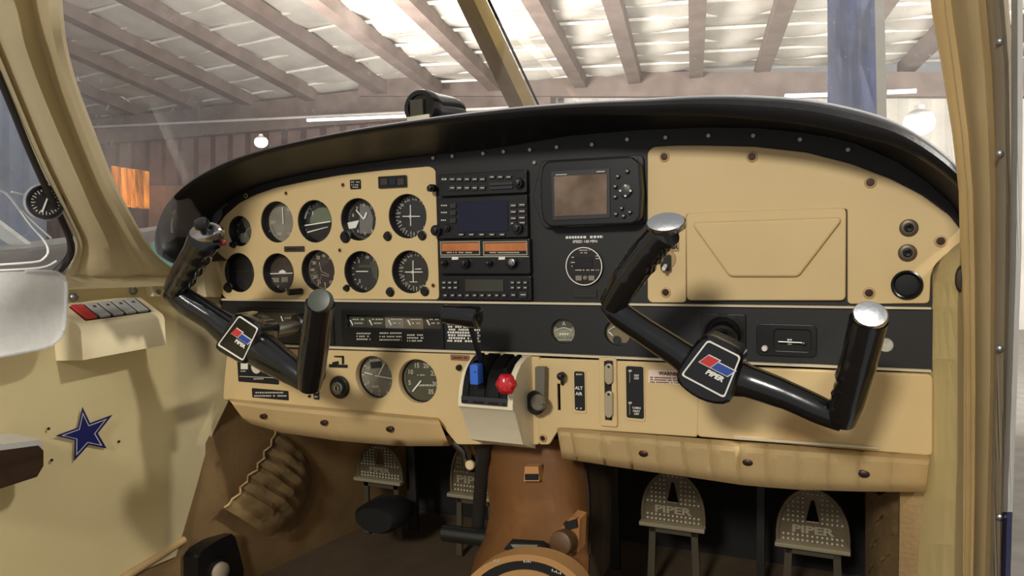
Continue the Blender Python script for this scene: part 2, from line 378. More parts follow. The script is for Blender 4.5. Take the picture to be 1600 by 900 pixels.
bm = bmesh.new(); cyl(bm, R(930, 24, 13.5), R(1128, 22, 13.5), .05, 10); bmo('lamp_tube', bm, TUBEM, t)
bm = bmesh.new(); hexa(bm, [R(930, 20, 13.6), R(1128, 18, 13.6), R(1128, 21, 13.6), R(930, 22, 13.6)], [R(930, 20, 13.4), R(1128, 18, 13.4), R(1128, 21, 13.4), R(930, 22, 13.4)]); bmo('housing', bm, PIPE, t)
for i, (x0, x1, y0, y1, lb) in enumerate(((480, 640, 188, 181, 'strip light on the far wall left of the compass'), (1226, 1295, 150, 148, 'strip light on the far wall left of the blue tarpaulin'), (1386, 1432, 144, 142, 'strip light on the far wall right of the white post'))):
    bm = bmesh.new(); cyl(bm, R(x0, y0, 14), R(x1, y1, 14), .035, 8); bmo('strip_light', bm, TUBEM, label='thin white '+lb, cat='strip light')
# orange curtain, its backlight put in as emission
rows = []
for j in range(5):
    r = []
    for i in range(61):
        f = i/60; b = R(178+54*f, 318+6*f+(3 if int(f*9) % 2 else 0), 14.4); tp = R(174+58*f, 259+9*f, 14.4); p = b.lerp(tp, j/4); p.y += .10*math.sin(f*PI*16+.6*math.sin(9*f)); r.append(p)
    rows.append(r)
gridobj('curtain', rows, mat('curtain_orange', rgb(190, 128, 48), .8, var=.75, scale=3, stretch=(5, 1, .2), emit=(1, .42, .07, 1), es=.9), label='orange strip curtain with backlight painted in as glow in the far hangar wall', cat='curtain')
# blue tarpaulin and white post
rows = []
for j in range(49):
    r = []
    for i in range(17):
        f = i/16; g = j/48; p = R(1291+80*f+(2*math.sin(g*9) if i == 0 else 0), 200-700*g, 6.0); p.y += .05*math.sin(f*14+2*math.sin(g*8))+.04*math.sin(g*23+f*6); r.append(p)
    rows.append(r)
gridobj('tarpaulin', rows, mat('tarpaulin_blue', rgb(140, 154, 196), .5, var=.2, scale=2.5, bump=.8, bscale=6), label='tall glossy blue tarpaulin hanging beyond the right windscreen pane', cat='tarpaulin')
bm = bmesh.new(); q = [R(1371, 210, 5.7), R(1386, 210, 5.7), R(1372, -500, 5.7), R(1358, -500, 5.7)]; hexa(bm, q, [p+V((0, .1, 0)) for p in q]); bevel_all(bm, .01)
bmo('post', bm, mat('post_white', rgb(205, 200, 186), .6), label='slim off-white post along the right edge of the blue tarpaulin', cat='post')
# white aeroplane parked on the left
AWH = mat('aeroplane_white', rgb(232, 232, 226), .35, var=.04, coat=.3)
ap = thing('aeroplane', R(100, 470, 5), 'white aeroplane parked outside the left side window', 'aeroplane')
rows = [[R(-160, 392, 4.6), R(40, 378, 5.0), R(180, 362, 5.3), R(300, 346, 5.6)], [R(-160, 404, 4.4), R(40, 388, 4.8), R(180, 370, 5.1), R(300, 350, 5.4)], [R(-160, 418, 4.5), R(40, 393, 4.9), R(180, 375, 5.2), R(300, 355, 5.5)]]
gridobj('wing', rows, AWH, ap, thick=.05)
rows = []
for j in range(9):
    g = j/8; rows.append([R(-200+520*i/8, 404-52*(i/8)+90*g, 5.9-.5*math.sin(PI*g)) for i in range(9)])
gridobj('fuselage', rows, mat('aeroplane_grey', rgb(176, 168, 160), .4, var=.06), ap, thick=.05)
bm = bmesh.new(); q = [R(-30, 328, 4.9), R(-30, 352, 4.9), R(22, 388, 4.9), R(42, 382, 4.9)]; hexa(bm, q, [p+V((0, .06, 0)) for p in q]); bmo('wing_strut', bm, AWH, ap)
rows = [[R(236+14*i, 378+22*j-1*i, 5.0+.1*i) for i in range(4)] for j in range(3)]
gridobj('canopy_cover', rows, mat('cover_teal', rgb(160, 205, 190), .4, var=.15, scale=4), ap, thick=.02)
# ================================================================= CABIN SHELL
# left side wall: plan line (X, Y) from aft to the panel
plan = [(-1.125, -.95), (-1.12, -.6), (-1.112, -.35), (-1.108, -.2), (-1.104, -.10), (-1.098, -.055), (-1.08, -.02), (-1.062, 0.0), (-1.06, .03)]
def wl(i, z):
    x, y = plan[i]; ym = .03 if z > .44 else .03-.13*(.44-z)/.3
    if y > ym: x = -1.098+(.03 if ym > 0 else 0); y = ym
    bow = .012*math.sin(PI*min(1, max(0, (z-.1)/.5))); return V((x+bow-.0*z, y, z))
zs = [.135, .18, .25, .32, .40, .48, .55, .60, .622]
gridobj('wall_left', [[wl(i, z) for i in range(len(plan))] for z in zs], WALL, thick=.006, kind='structure')
# cover that blends the side wall into the panel's left end
rows = []
for j in range(9):
    g = j/8; y = 408+56*g; x0 = 300-8*math.sin(PI*g)
    rows.append([P(x0+(346-x0)*i/6-(0 if i < 6 else (1-math.sin(PI*g*.5+.2))*14), y, -.045+.04*(i/6)-.02*math.sin(PI*i/6)) for i in range(7)])
gridobj('trim_1', rows, PILLAR, thick=.004, kind='structure')
# sill and seam above the switch box
rows = []
for px0, px1, yo in ((-60, 285, 0), (-60, 287, 12), (-60, 292, 22), (-60, 294, 34)):
    r = []
    for i in range(13):
        f = i/12; px = px0+(px1-px0)*f; py = 432+yo-9*f*f
        r.append(PX(px, py, -1.112+.05*f**2.5+.006*(yo > 15)))
    rows.append(r)
gridobj('trim_2', rows[:3], PILLAR, thick=.005, kind='structure')
# left windscreen pillar
Lp = [(-70, -50), (-28, 50), (2, 120), (30, 185), (58, 250), (85, 305), (104, 345), (117, 375), (114, 402), (98, 436)]
Rp = [(94, -50), (100, 30), (106, 75), (122, 135), (150, 210), (181, 288), (208, 340), (228, 376), (250, 404), (288, 432)]
fr = [0, .05, .09, .12, .2, .32, .45, .55, .66, .72, .84, .95, 1.0]
dp = [.01, -.006, -.008, .004, -.008, -.02, -.022, -.010, .002, -.004, -.022, -.018, .012]
rows = []
NL = len(Lp); ls = smooth_path([V((a_, b_, 0)) for a_, b_ in Lp], 3); rs = smooth_path([V((a_, b_, 0)) for a_, b_ in Rp], 3)
PILR = []
for k, (l, r) in enumerate(zip(ls, rs)):
    g = k/(len(ls)-1); XL = -.97-.14*g; XR = -.86-.20*g; FL = XL/(rr(l.x, l.y).x/rr(l.x, l.y).y); FR = XR/(rr(r.x, r.y).x/rr(r.x, r.y).y)
    fade = 1-.75*max(0, (g-.75)/.25)
    rows.append([R(l.x+(r.x-l.x)*f, l.y+(r.y-l.y)*f, FL+(FR-FL)*f+d*fade) for f, d in zip(fr, dp)]); PILR.append((R(r.x, r.y, FR+.02), R(l.x, l.y, FL+.01)))
rows.insert(0, [p+(p-q_)*4+V((.03, 0, 0)) for p, q_ in zip(rows[0], rows[1])]); gridobj('trim_3', rows, PILLAR, thick=.012, kind='structure')
bm = bmesh.new(); sp = smooth_path([PX(x, y, -.985-.12*i/8) for i, (x, y) in enumerate([(-60, -10), (-8, 106), (20, 172), (46, 236), (74, 298), (97, 345), (110, 378), (108, 402), (84, 430)])], 4)
tube(bm, sp, [.0045+.006*max(0, (i/len(sp))-.65) for i in range(len(sp))], 8); bmo('trim_4', bm, mat('window_seal', rgb(34, 28, 26), .6), kind='structure')
# side window pane, its frame
GL3 = glassmat('side_window_acrylic', haze=.10, hazecol=(.75, .8, .9, 1), gloss=.05, scratch=.15)
gridobj('window_3', [[p[1]+V((-.012, -.0, 0)), p[1]+V((-.02, -.75, .02))] for p in PILR], GL3, thick=.0, kind='structure')
rows = []
WS = glassmat('windscreen_acrylic', haze=.24, hazecol=(.80, .76, .78, 1), gloss=.02, rough=.25, scratch=.8, fres=.08)
WS2 = glassmat('windscreen_acrylic_right', haze=.20, hazecol=(.82, .80, .78, 1), gloss=.02, rough=.25, scratch=.7, fres=.08)
# centre post
pt, pb = (707, -60), (822, 175)
def postF(y): return .86+(1.36-.86)*(y+60)/235
outer = [(283, 412), (262, 392), (256, 366), (257, 342), (268, 314), (290, 290), (322, 268), (370, 246), (440, 226), (540, 205), (660, 186), (780, 171), (900, 161), (1000, 156), (1100, 151), (1180, 152), (1260, 158), (1340, 174), (1400, 194), (1450, 223), (1490, 256), (1512, 284)]
# the two panes rest on the glareshield's top
def coons(Lc, Rc, Bc, bow, nu, nv, ey=0):
    T0, T1, B0, B1 = Lc(0), Rc(0), Lc(1), Rc(1); rows = []
    for j in range(nv+1):
        v = j/nv; r = []
        for i in range(nu+1):
            u = i/nu; p = Lc(v)*(1-u)+Rc(v)*u+T0.lerp(T1, u)*(1-v)+Bc(u)*v-(T0*(1-u)*(1-v)+T1*u*(1-v)+B0*(1-u)*v+B1*u*v)
            r.append(p+V((0, bow*math.sin(PI*u)*math.sin(PI*(.15+.85*v))+ey*v**1.5*min(1, u/.05), 0)))
        rows.append(r)
    return rows
def along(pts, t):
    f = min(max(t, 0), 1)*(len(pts)-1); i = min(int(f), len(pts)-2); return pts[i].lerp(pts[i+1], f-i)
SO = smooth_path([P(x, y, -.105) for x, y in outer], 4)
def shield(k, dy): return along(SO, k/(len(SO)-1))+V((0, dy, .0))
kp = max(range(len(SO)), key=lambda i: -abs(SO[i].x-P(822, 166, -.105).x)); k0 = 10
PB = R(822, 178, 1.36)
PL0 = [p[0] for p in PILR][:25]
def Bl(u):
    if u < .1: return PL0[-1].lerp(shield(0, .10), u/.1)
    u = (u-.1)/.9; return shield(kp*u**.8, .10+(PB.y+.105-.10)*u)
def Ll(v): return along(PL0, v)
def Rl(v): return R(690, -60, .86).lerp(Bl(1), v)
w1 = coons(Ll, Rl, Bl, .05, 40, 20)
for j, r in enumerate(w1):
    for i in range(1, len(r)):
        d = r[i]-CAM; tgt = 1+max(0, (1.05/d.y-1))*min(1, max(0, (j/20-.25)/.4))*min(1, i/(2+(1-j/20)*22)); r[i] = CAM+d*tgt
gridobj('window_1', w1, WS, thick=0, kind='structure')
def Br(u): return shield(kp+(len(SO)-1-kp)*u, (PB.y+.105)*(1-u**1.6)+.12*u**1.6)
RE = [R(x+20, y, f) for x, y, f in ((1462, -60, .97), (1470, 20, .98), (1484, 100, 1.0), (1498, 190, 1.03))]
def Rr(v): return along(RE, v).lerp(Br(1), max(0, (v-.8)/.2))
def Lr(v): return R(728, -60, .86).lerp(Br(0), v)
gridobj('window_2', coons(Lr, Rr, Br, .04, 14, 8), WS2, thick=0, kind='structure')
cp = thing('trim_5', R(760, 60, 1.05), None, None, kind='structure')
bm = bmesh.new(); a1 = [R(684, -60+0, .84), R(712, -60, .80), R(732, -60, .84), R(706, -60, .9)]; b1 = [R(800, 178, 1.36), R(824, 178, 1.33), R(843, 178, 1.36), R(822, 178, 1.42)]
hexa(bm, [p+(p-q_)*.35 for p, q_ in zip(a1, b1)], b1); bevel_all(bm, .003, 2); bmo('post_tube', bm, mat('post_brass_paint', rgb(196, 166, 98), .3, metal=.35, var=.1, scale=10), cp)
bm = bmesh.new(); cyl(bm, R(735, -60, .86), R(848, 178, 1.37), .0022, 8); bmo('seal', bm, DEEP, cp)
for y in (5, 38, 74, 112, 150):
    F = postF(y)-.035; x = 684+(800-684)*(y+60)/238+34; bm = bmesh.new(); lathe(bm, R(x, y, F), (0, -1, 0), [(.003, 0), (.003, .001), (.0015, .002), (0, .002)], 10); bmo('screw', bm, ALU, cp)
# right side wall, pillar and door frame, built on the plane X = about 0.085
def prow(y, cols, Xb=.085):
    r = []
    for x, d in cols:
        q = rr(x, y); r.append(CAM+q*((Xb+d)/q.x))
    return r
CO = {-70: [1448, 1462, 1478, 1500, 1522, 1532, 1548], 20: [1458, 1471, 1487, 1508, 1530, 1540, 1556], 110: [1474, 1483, 1500, 1518, 1538, 1548, 1562],
      210: [1490, 1497, 1512, 1526, 1544, 1552, 1565], 300: [1500, 1506, 1519, 1530, 1547, 1554, 1565], 390: [1502, 1509, 1521, 1531, 1548, 1555, 1564], 440: [1505, 1510, 1522, 1531, 1548, 1555, 1564], 600: [1509, 1513, 1523, 1531, 1547, 1554, 1560], 760: [1509, 1513, 1522, 1529, 1543, 1550, 1556], 930: [1507, 1511, 1519, 1526, 1538, 1546, 1552]}
rows = []
for y in sorted(CO):
    c = CO[y]; rows.append([R(x, y, .87-.07*(i/9)+d) for i, (x, d) in enumerate([(c[0]-2, .05), (c[0], .004), (c[1], -.006), ((c[1]+c[2])/2, -.004), (c[2], .005), ((c[2]+c[3])/2, -.001), (c[3], -.007), ((c[3]+c[4])/2, -.008), (c[4], -.004), (c[5]+2, .012)])])
rows.insert(0, [p+(p-q_)*2 for p, q_ in zip(rows[0], rows[1])]); gridobj('trim_6', rows, FRAMEP, thick=.006, kind='structure')
rows = []
ys = [374, 386, 405, 440, 480, 560, 640, 720, 780, 850, 930]
xl = [1506, 1490, 1470, 1460, 1457, 1456, 1456, 1455, 1446, 1440, 1434]
for y, x in zip(ys, xl):
    q = 1509+.0*y
    rows.append([P(x-3, y, .012)]+[R(x+(q-x)*f, y, 1.05-.16*f-.012*math.sin(PI*f)) for f in (.08, .25, .5, .75, .94)]+[R(q+5, y, .895)])
gridobj('wall_right', rows, WALL, thick=.005, kind='structure')
# notch moulding where the pillar meets the wall
bm = bmesh.new(); c = P(1502, 436, -.14); lathe(bm, c, (0, -1, 0), [(0, -.01), (.010, -.01), (.012, 0), (.009, .004), (0, .006)], 16, sx=.5, sy=1.2); bmo('trim_7', bm, mat('notch_dark', rgb(50, 38, 26), .6), kind='structure')
# door edge and open doorway strip
rows = [[R(1530+dx, y, .84), R(1548+dx, y, .82), R(1557+dx, y, .797), R(1567+dx, y, .79), R(1574+dx, y, .80), R(1582+dx, y, .83)] for y, dx in ((-70, -12), (100, 2), (300, 5), (520, 2), (720, -2), (930, -6))]
gridobj('trim_8', rows, mat('frame_metal', rgb(176, 162, 138), .5, var=.08, scale=8), thick=.004, kind='structure')
d1 = thing('door_1', PX(1590, 500, .105), None, None, kind='structure')
DW = mat('door_paint_white', rgb(205, 202, 196), .35, var=.05)
gridobj('door_edge', [[R(1574+dx, y, .80), R(1584+dx, y, .775), R(1592+dx, y, .80)] for y, dx in ((-70, 6), (200, 6), (400, 4), (640, -4), (800, -10))], DW, d1, thick=.004)
gridobj('door_edge', [[R(1574+dx, y, .80), R(1584+dx, y, .775), R(1592+dx, y, .80)] for y, dx in ((800, -10), (930, -14))], mat('door_paint_blue', rgb(28, 36, 92), .35), d1, thick=.004, label='dark blue painted lower door edge')
for y in (65, 240, 545, 808):
    q = R(1562, y, .792); bm = bmesh.new(); lathe(bm, q, (-.1, -1, 0), [(.003, -.002), (.003, .002), (.0015, .003), (0, .003)], 10); bmo('screw', bm, STEEL, d1)
# footwell: floor, kick panels, firewall
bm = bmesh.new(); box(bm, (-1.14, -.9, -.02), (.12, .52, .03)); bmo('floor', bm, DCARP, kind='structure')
rows = []
for z in (.03, .09, .16, .25, .34, .44, .52, .60):
    rows.append([V((-1.112, -.35, min(z, .135))), V((-1.105, -.12, min(z, .15))), V((-1.098, -.06, min(z, .2 if z < .3 else z))), V((-1.075, .0, z)), V((-1.06, .12, z)), V((-1.03, .3, z)), V((-.98, .5, z))])
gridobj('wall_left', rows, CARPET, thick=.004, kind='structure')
bm = bmesh.new(); box(bm, (-1.1, .48, .0), (.14, .50, .80)); bmo('wall_front', bm, mat('firewall_dark', rgb(20, 18, 16), .9), kind='structure')
bm = bmesh.new(); box(bm, (.05, .02, .0), (.12, .5, .74)); bmo('wall_right', bm, CARPET, kind='structure')
bm = bmesh.new(); box(bm, (-1.10, .0, .60), (-1.06, .5, .64)); bmo('trim_9', bm, DEEP, kind='structure')
# carpeted sill strip low on the left
bm = bmesh.new(); tube(bm, [PX(130, 945, -1.10), PX(200, 899, -1.10), PX(250, 868, -1.10), PX(288, 843, -1.095)], [(.007, .007)]*4, 10); bmo('trim_10', bm, CARPET, kind='structure')
# ================================================================= GLARESHIELD
inner = [(330, 404), (316, 395), (314, 376), (320, 358), (330, 340), (348, 322), (372, 305), (405, 290), (450, 277), (530, 261), (640, 246), (770, 232), (890, 212), (1000, 203), (1100, 199), (1180, 200), (1260, 208), (1335, 224), (1400, 252), (1448, 284), (1486, 318), (1508, 350)]
gs = thing('glareshield', P(800, 180, -.02), 'black padded glareshield arching over the whole instrument panel', 'glareshield')
YL = -.105
so = smooth_path([P(x, y, YL) for x, y in outer], 4); si = smooth_path([P(x, y, .0) for x, y in inner], 4)
mid = []
for a_, b_ in zip(so, si):
    inw = V((b_.x-a_.x, 0, b_.z-a_.z))
    inw = inw.normalized() if inw.length > 1e-5 else V((0, 0, -1))
    mid.append([a_+V((0, .46, 0))+inw*.01, a_+V((0, .2, 0)), a_+V((0, .02, 0))-inw*.001, a_+V((0, .006, 0)), a_+V((0, -.004, 0))+inw*.004, a_+V((0, -.007, 0))+inw*.011, a_+V((0, -.004, 0))+inw*.020, a_+V((0, .004, 0))+inw*.026,
                a_.lerp(b_, .45)+V((0, 0, 0))-inw*.004, b_+V((0, -.012, 0))-inw*.002, b_+V((0, .0035, 0))])
gridobj('pad', mid, SHIELD, gs, thick=0)
bm = bmesh.new(); tube(bm, [m[2]+V((0, -.004, .0015)) for m in mid[8:]], .0018, 8); bmo('lit_rim', bm, mat('lit_rim_grey', rgb(190, 190, 192), .3, metal=.4), gs, label='thin pale grey bead for the light caught on the rim')  # pale bead stands in for light along the top rim
# ================================================================= INSTRUMENT PANEL
ip = thing('instrument_panel', P(900, 690, 0), 'wide cream and black aircraft instrument panel under the padded glareshield', 'panel')
FP = pxpoly([(343, 352), (352, 338), (375, 318), (400, 305), (432, 294), (480, 284), (530, 275), (600, 267), (672, 261)])+pxpoly([(680, 266), (686, 467), (354, 466), (345, 455), (340, 430), (330, 416), (316, 408), (318, 388), (328, 372)])
FPR = rpoly(FP, .006, 3)
blackc = pxpoly([(x, y) for x, y in inner[1:]])
blackc = [(x+.0, z+.0) for x, z in blackc]
# flight gauges: (x, y, radius px)
G = dict(clock=(375, 361, 24.5), speed=(433, 347, 33), horizon=(492, 346, 34), alt=(560, 343, 34), nav1=(637, 338, 35.5),
         dark=(374, 426, 31.5), turn=(435, 427, 32), gyro=(497, 423, 33), climb=(565, 425, 33.5), nav2=(641, 425, 34.5))
holes = [circ(W(x, y), r*S(x, y)) for x, y, r in G.values()]
BF = blackc+pxpoly([(1504, 372), (1470, 402), (1456, 425), (1457, 482), (342, 472), (340, 440), (325, 412)])
hole_f = rpoly(pxpoly([(352, 352), (400, 318), (530, 286), (668, 274), (676, 458), (356, 458)]), .01)
plate('black_face', BF, [hole_f], .0015, .004, BLACK, ip, bevel=.0005)
plate('instrument_plate', FPR, holes, -.0015, .003, BEIGE, ip, bevel=.001, label='cream plate with ten round instrument holes')
bm = bmesh.new(); box(bm, (P(330, 400).x, .024, P(500, 470).z), (P(690, 300).x, .028, P(500, 268).z)); bmo('back_plate', bm, DEEP, ip)
# right-hand plate with the glove box
RPl = pxpoly([(1014, 238), (1022, 231), (1060, 229), (1100, 229), (1180, 231), (1260, 240), (1330, 258), (1390, 281), (1440, 307), (1482, 338), (1503, 366), (1500, 386), (1474, 398), (1458, 414), (1452, 430), (1450, 472)])
gh = rpx(1072, 328, 1323, 480, .004)
cut = pxpoly([(1326, 473), (1326, 329), (1323, 325), (1074, 333), (1071, 337), (1071, 471)])
plate('right_plate', rpoly(RPl+cut+pxpoly([(1018, 471), (1014, 466)]), .004, 3), [circ(W(1417, 445), .0165), circ(W(1421, 356), .008), circ(W(1418, 395), .008)], -.0025, .004, BEIGE, ip, bevel=.0015)
gd = plate('glovebox_door', rpoly(pxpoly([(1075, 335), (1320, 327), (1319, 467), (1076, 467)]), .005), [], -.005, .005, BEIGE, ip, bevel=.0018)
me = plate('pull_recess', rpoly(pxpoly([(1086, 351), (1312, 343), (1246, 429), (1142, 429)], -.006), .004), [], -.0105, .006, BEIGE, gd, bevel=.0028)
# screws
def screw(x, y, Y, m, parent, r=.0038, dark=False, name='screw'):
    c = P(x, y, Y); bm = bmesh.new()
    lathe(bm, c, (0, -1, 0), [(r, -.001), (r, .0006), (r*.8, .0016), (r*.35, .0016), (r*.3, .0008), (0, .0008)], 12); o = bmo(name, bm, m, parent)
    return o
SCR = mat('screw_steel', rgb(170, 168, 160), .3, metal=.8)
for x, y in ((677, 247), (707, 244), (755, 240), (787, 237), (828, 234), (870, 230), (925, 226), (980, 218), (1040, 215), (1107, 212), (1177, 212), (1250, 218), (1325, 234), (835, 254)): screw(x, y, .0, SCR, ip, .0032)
WSH = mat('washer_tan', rgb(178, 146, 98), .5)
def screwd(x, y, Y=-.0035, r=.0072):
    c = P(x, y, Y); bm = bmesh.new(); lathe(bm, c, (0, -1, 0), [(r, -.001), (r*.97, .0004), (r*.7, .0008), (r*.62, -.0004)], 20); o = bmo('washer', bm, WSH, ip)
    bm = bmesh.new(); lathe(bm, c, (0, -1, 0), [(r*.62, -.0008), (r*.6, .0002), (r*.25, .0004), (0, .0002)], 14); bmo('screw', bm, mat('screw_dark', rgb(52, 28, 20), .4, metal=.4), o)
for x, y in ((1038, 245), (1175, 245), (1360, 285), (1470, 377), (1358, 458), (1040, 457)): screwd(x, y)
for x, y in ((447, 302), (536, 289), (531, 391), (677, 446), (384, 306), (670, 296)): screwd(x, y, -.002, .004)
# jacks and vent plug
for y, lb in ((356, 'upper round headset jack of the pair right of the glove box'), (395, 'lower round headset jack of the pair right of the glove box')):
    c = P(1420-(y > 370)*2, y, -.003); t = thing('headset_jack', c, lb, 'jack', 'headset jacks')
    bm = bmesh.new(); lathe(bm, c, (0, -1, 0), [(.0105, -.001), (.0105, .001), (.009, .002), (.0055, .002), (.005, .0005)], 24); bmo('collar', bm, mat('jack_grey', rgb(92, 80, 66), .4, metal=.5), t)
    bm = bmesh.new(); lathe(bm, c, (0, -1, 0), [(.005, -.006), (.005, .003), (.0038, .0035), (.0026, .003), (.0024, -.004), (0, -.004)], 16); bmo('socket', bm, PLAST, t)
t = thing('socket_plug', P(1417, 445, -.003), 'large round black socket at the lower right of the right plate', 'socket')
bm = bmesh.new(); lathe(bm, P(1417, 445, -.003), (0, -1, 0), [(.0165, -.012), (.0175, 0), (.0178, .003), (.016, .0045), (.0145, .003), (.0142, -.006)], 32); bmo('rim', bm, PLAST, t)
bm = bmesh.new(); lathe(bm, P(1417, 445, -.003), (0, -1, 0), [(.0142, -.006), (.013, -.002), (.008, -.001), (0, -.001)], 32); bmo('cap', bm, DEEP, t)
# ---- strip band
BANDT = [(345, 469), (1456, 483)]; BANDB = [(365, 537), (1456, 577)]
GS = dict(am=(880, 518, 20.5), fu=(965, 520, 21.5))
plate('centre_strip', pxpoly([(345, 470), (690, 474), (845, 476), (1457, 484), (1457, 578), (1200, 569), (845, 556), (364, 541)]), [circ(W(x, y), r*S(x, y)) for x, y, r in GS.values()]+[rpx(541, 493, 692, 514, .002)], -.003, .004, BLACK, ip, bevel=.0006)
bm = bmesh.new(); box(bm, (P(520, 500).x, .010, P(520, 555).z), (P(1010, 500).x, .013, P(520, 478).z)); bmo('back_plate', bm, DEEP, ip)
def hbar(pts, Y, hpx, m, name):
    for (x0, y0), (x1, y1) in zip(pts, pts[1:]):
        bm = bmesh.new(); q = [P(x0, y0-hpx/2, Y), P(x1, y1-hpx/2, Y), P(x1, y1+hpx/2, Y), P(x0, y0+hpx/2, Y)]; hexa(bm, q, [p+V((0, .006, 0)) for p in q]); bmo(name, bm, m, ip)
hbar([(345, 468), (690, 472), (1455, 482)], -.007, 3.2, ALU, 'trim_strip')
hbar([(364, 538), (845, 554), (1455, 580)], -.012, 3.4, ALU, 'trim_strip')
# ---- lower panels
LG = dict(vac=(590, 588, 35), tach=(658, 594, 36), vent=(492, 580, 19))
plate('lower_left_plate', rpoly(pxpoly([(364, 542), (846, 557), (846, 690), (720, 690), (690, 653), (357, 621), (359, 590)]), .003), [circ(W(x, y), r*S(x, y)) for x, y, r in LG.values()], -.012, .012, BEIGE, ip, bevel=.0015)
bm = bmesh.new(); box(bm, (P(440, 600).x, .016, P(600, 640).z), (P(710, 600).x, .02, P(600, 545).z)); bmo('back_plate', bm, DEEP, ip)
plate('lower_right_plate', rpoly(pxpoly([(848, 559), (1094, 568), (1091, 678), (878, 664), (862, 690), (848, 690)]), .003), [rpx(874, 596, 881, 640, .0015), rpx(944, 564, 957, 656, .002)], -.012, .006, BEIGE, ip, bevel=.0015)
plate('lower_right_door', rpoly(pxpoly([(1098, 571), (1453, 584), (1453, 705), (1094, 676)]), .005), [], -.015, .010, BEIGE, ip, bevel=.002)
bm = bmesh.new(); box(bm, (P(345, 600).x, .021, P(900, 690).z), (P(1455, 500).x, .03, P(800, 440).z)); bmo('back_plate', bm, DEEP, ip)
bm = bmesh.new(); q = [P(1146, 682, -.02), P(1372, 699, -.02), P(1372, 702, -.02), P(1146, 686, -.02)]; hexa(bm, q, [p+V((0, .008, 0)) for p in q]); bmo('door_hinge', bm, ALU, ip)
# ---- padded lower edges
def pad(name, tops, bots, label, seams=None, screws=()):
    t = thing(name, P(*bots[len(bots)//2], -.02), label, 'padding')
    n = len(tops)-1
    for k in range(n):
        rows = []
        for j in range(9):
            g = j/8; r = []
            for i in range(7):
                f = i/6; x0 = tops[k][0]+(tops[k+1][0]-tops[k][0])*f; y0 = tops[k][1]+(tops[k+1][1]-tops[k][1])*f
                x1 = bots[k][0]+(bots[k+1][0]-bots[k][0])*f; y1 = bots[k][1]+(bots[k+1][1]-bots[k][1])*f
                bul = .022*min(1, g*5)**.6*(1 if g < .8 else math.cos((g-.8)/.2*PI*.42))+(.0045*min(1, 7*f, 7*(1-f))**.6 if seams else 0)
                r.append(P(x0+(x1-x0)*g, y0+(y1-y0)*g, -.010-bul+.008*g))
            rows.append(r)
        rows.append([p+V((0, .05, .004)) for p in rows[-1]])
        gridobj('padded_section' if seams else 'padded_roll', rows, PAD, t, thick=.004)
    for x, y in screws:
        bm = bmesh.new(); lathe(bm, P(x, y, -.034), (0, -1, 0), [(.0055, -.006), (.0055, 0), (.003, .0012), (0, .001)], 14, sx=1.2, sy=.8, u=(1, 0, 0)); bmo('screw', bm, mat('screw_dark', rgb(52, 28, 20), .4), t)
    return t
tx = [870, 893, 937, 983, 1026, 1068, 1110, 1155, 1200, 1247, 1296, 1346, 1397, 1453]
bx = [878, 903, 948, 990, 1034, 1076, 1118, 1158, 1203, 1248, 1294, 1342, 1391, 1446]
def ty(x): return 668+(x-870)*(712-668)/583
def by(x):
    pts = [(878, 716), (940, 726), (1000, 735), (1080, 746), (1160, 758), (1240, 765), (1340, 768), (1446, 769)]
    for (a_, b_), (c_, d_) in zip(pts, pts[1:]):
        if x <= c_: return b_+(d_-b_)*(x-a_)/(c_-a_)
    return 770
pad('knee_pad', [(x, ty(x)) for x in tx], [(x, by(x)) for x in bx], 'long cream quilted vinyl pad under the right side of the panel', True, ((1005, 709), (1168, 723), (1350, 741)))
tx = [356, 420, 520, 620, 684]; bx = [384, 440, 530, 625, 702]
pad('knee_pad', list(zip(tx, (622, 628, 637, 646, 652))), list(zip(bx, (660, 676, 689, 697, 697))), 'smooth cream vinyl roll under the left side of the panel', None, ((410, 651), (505, 661), (608, 671)))
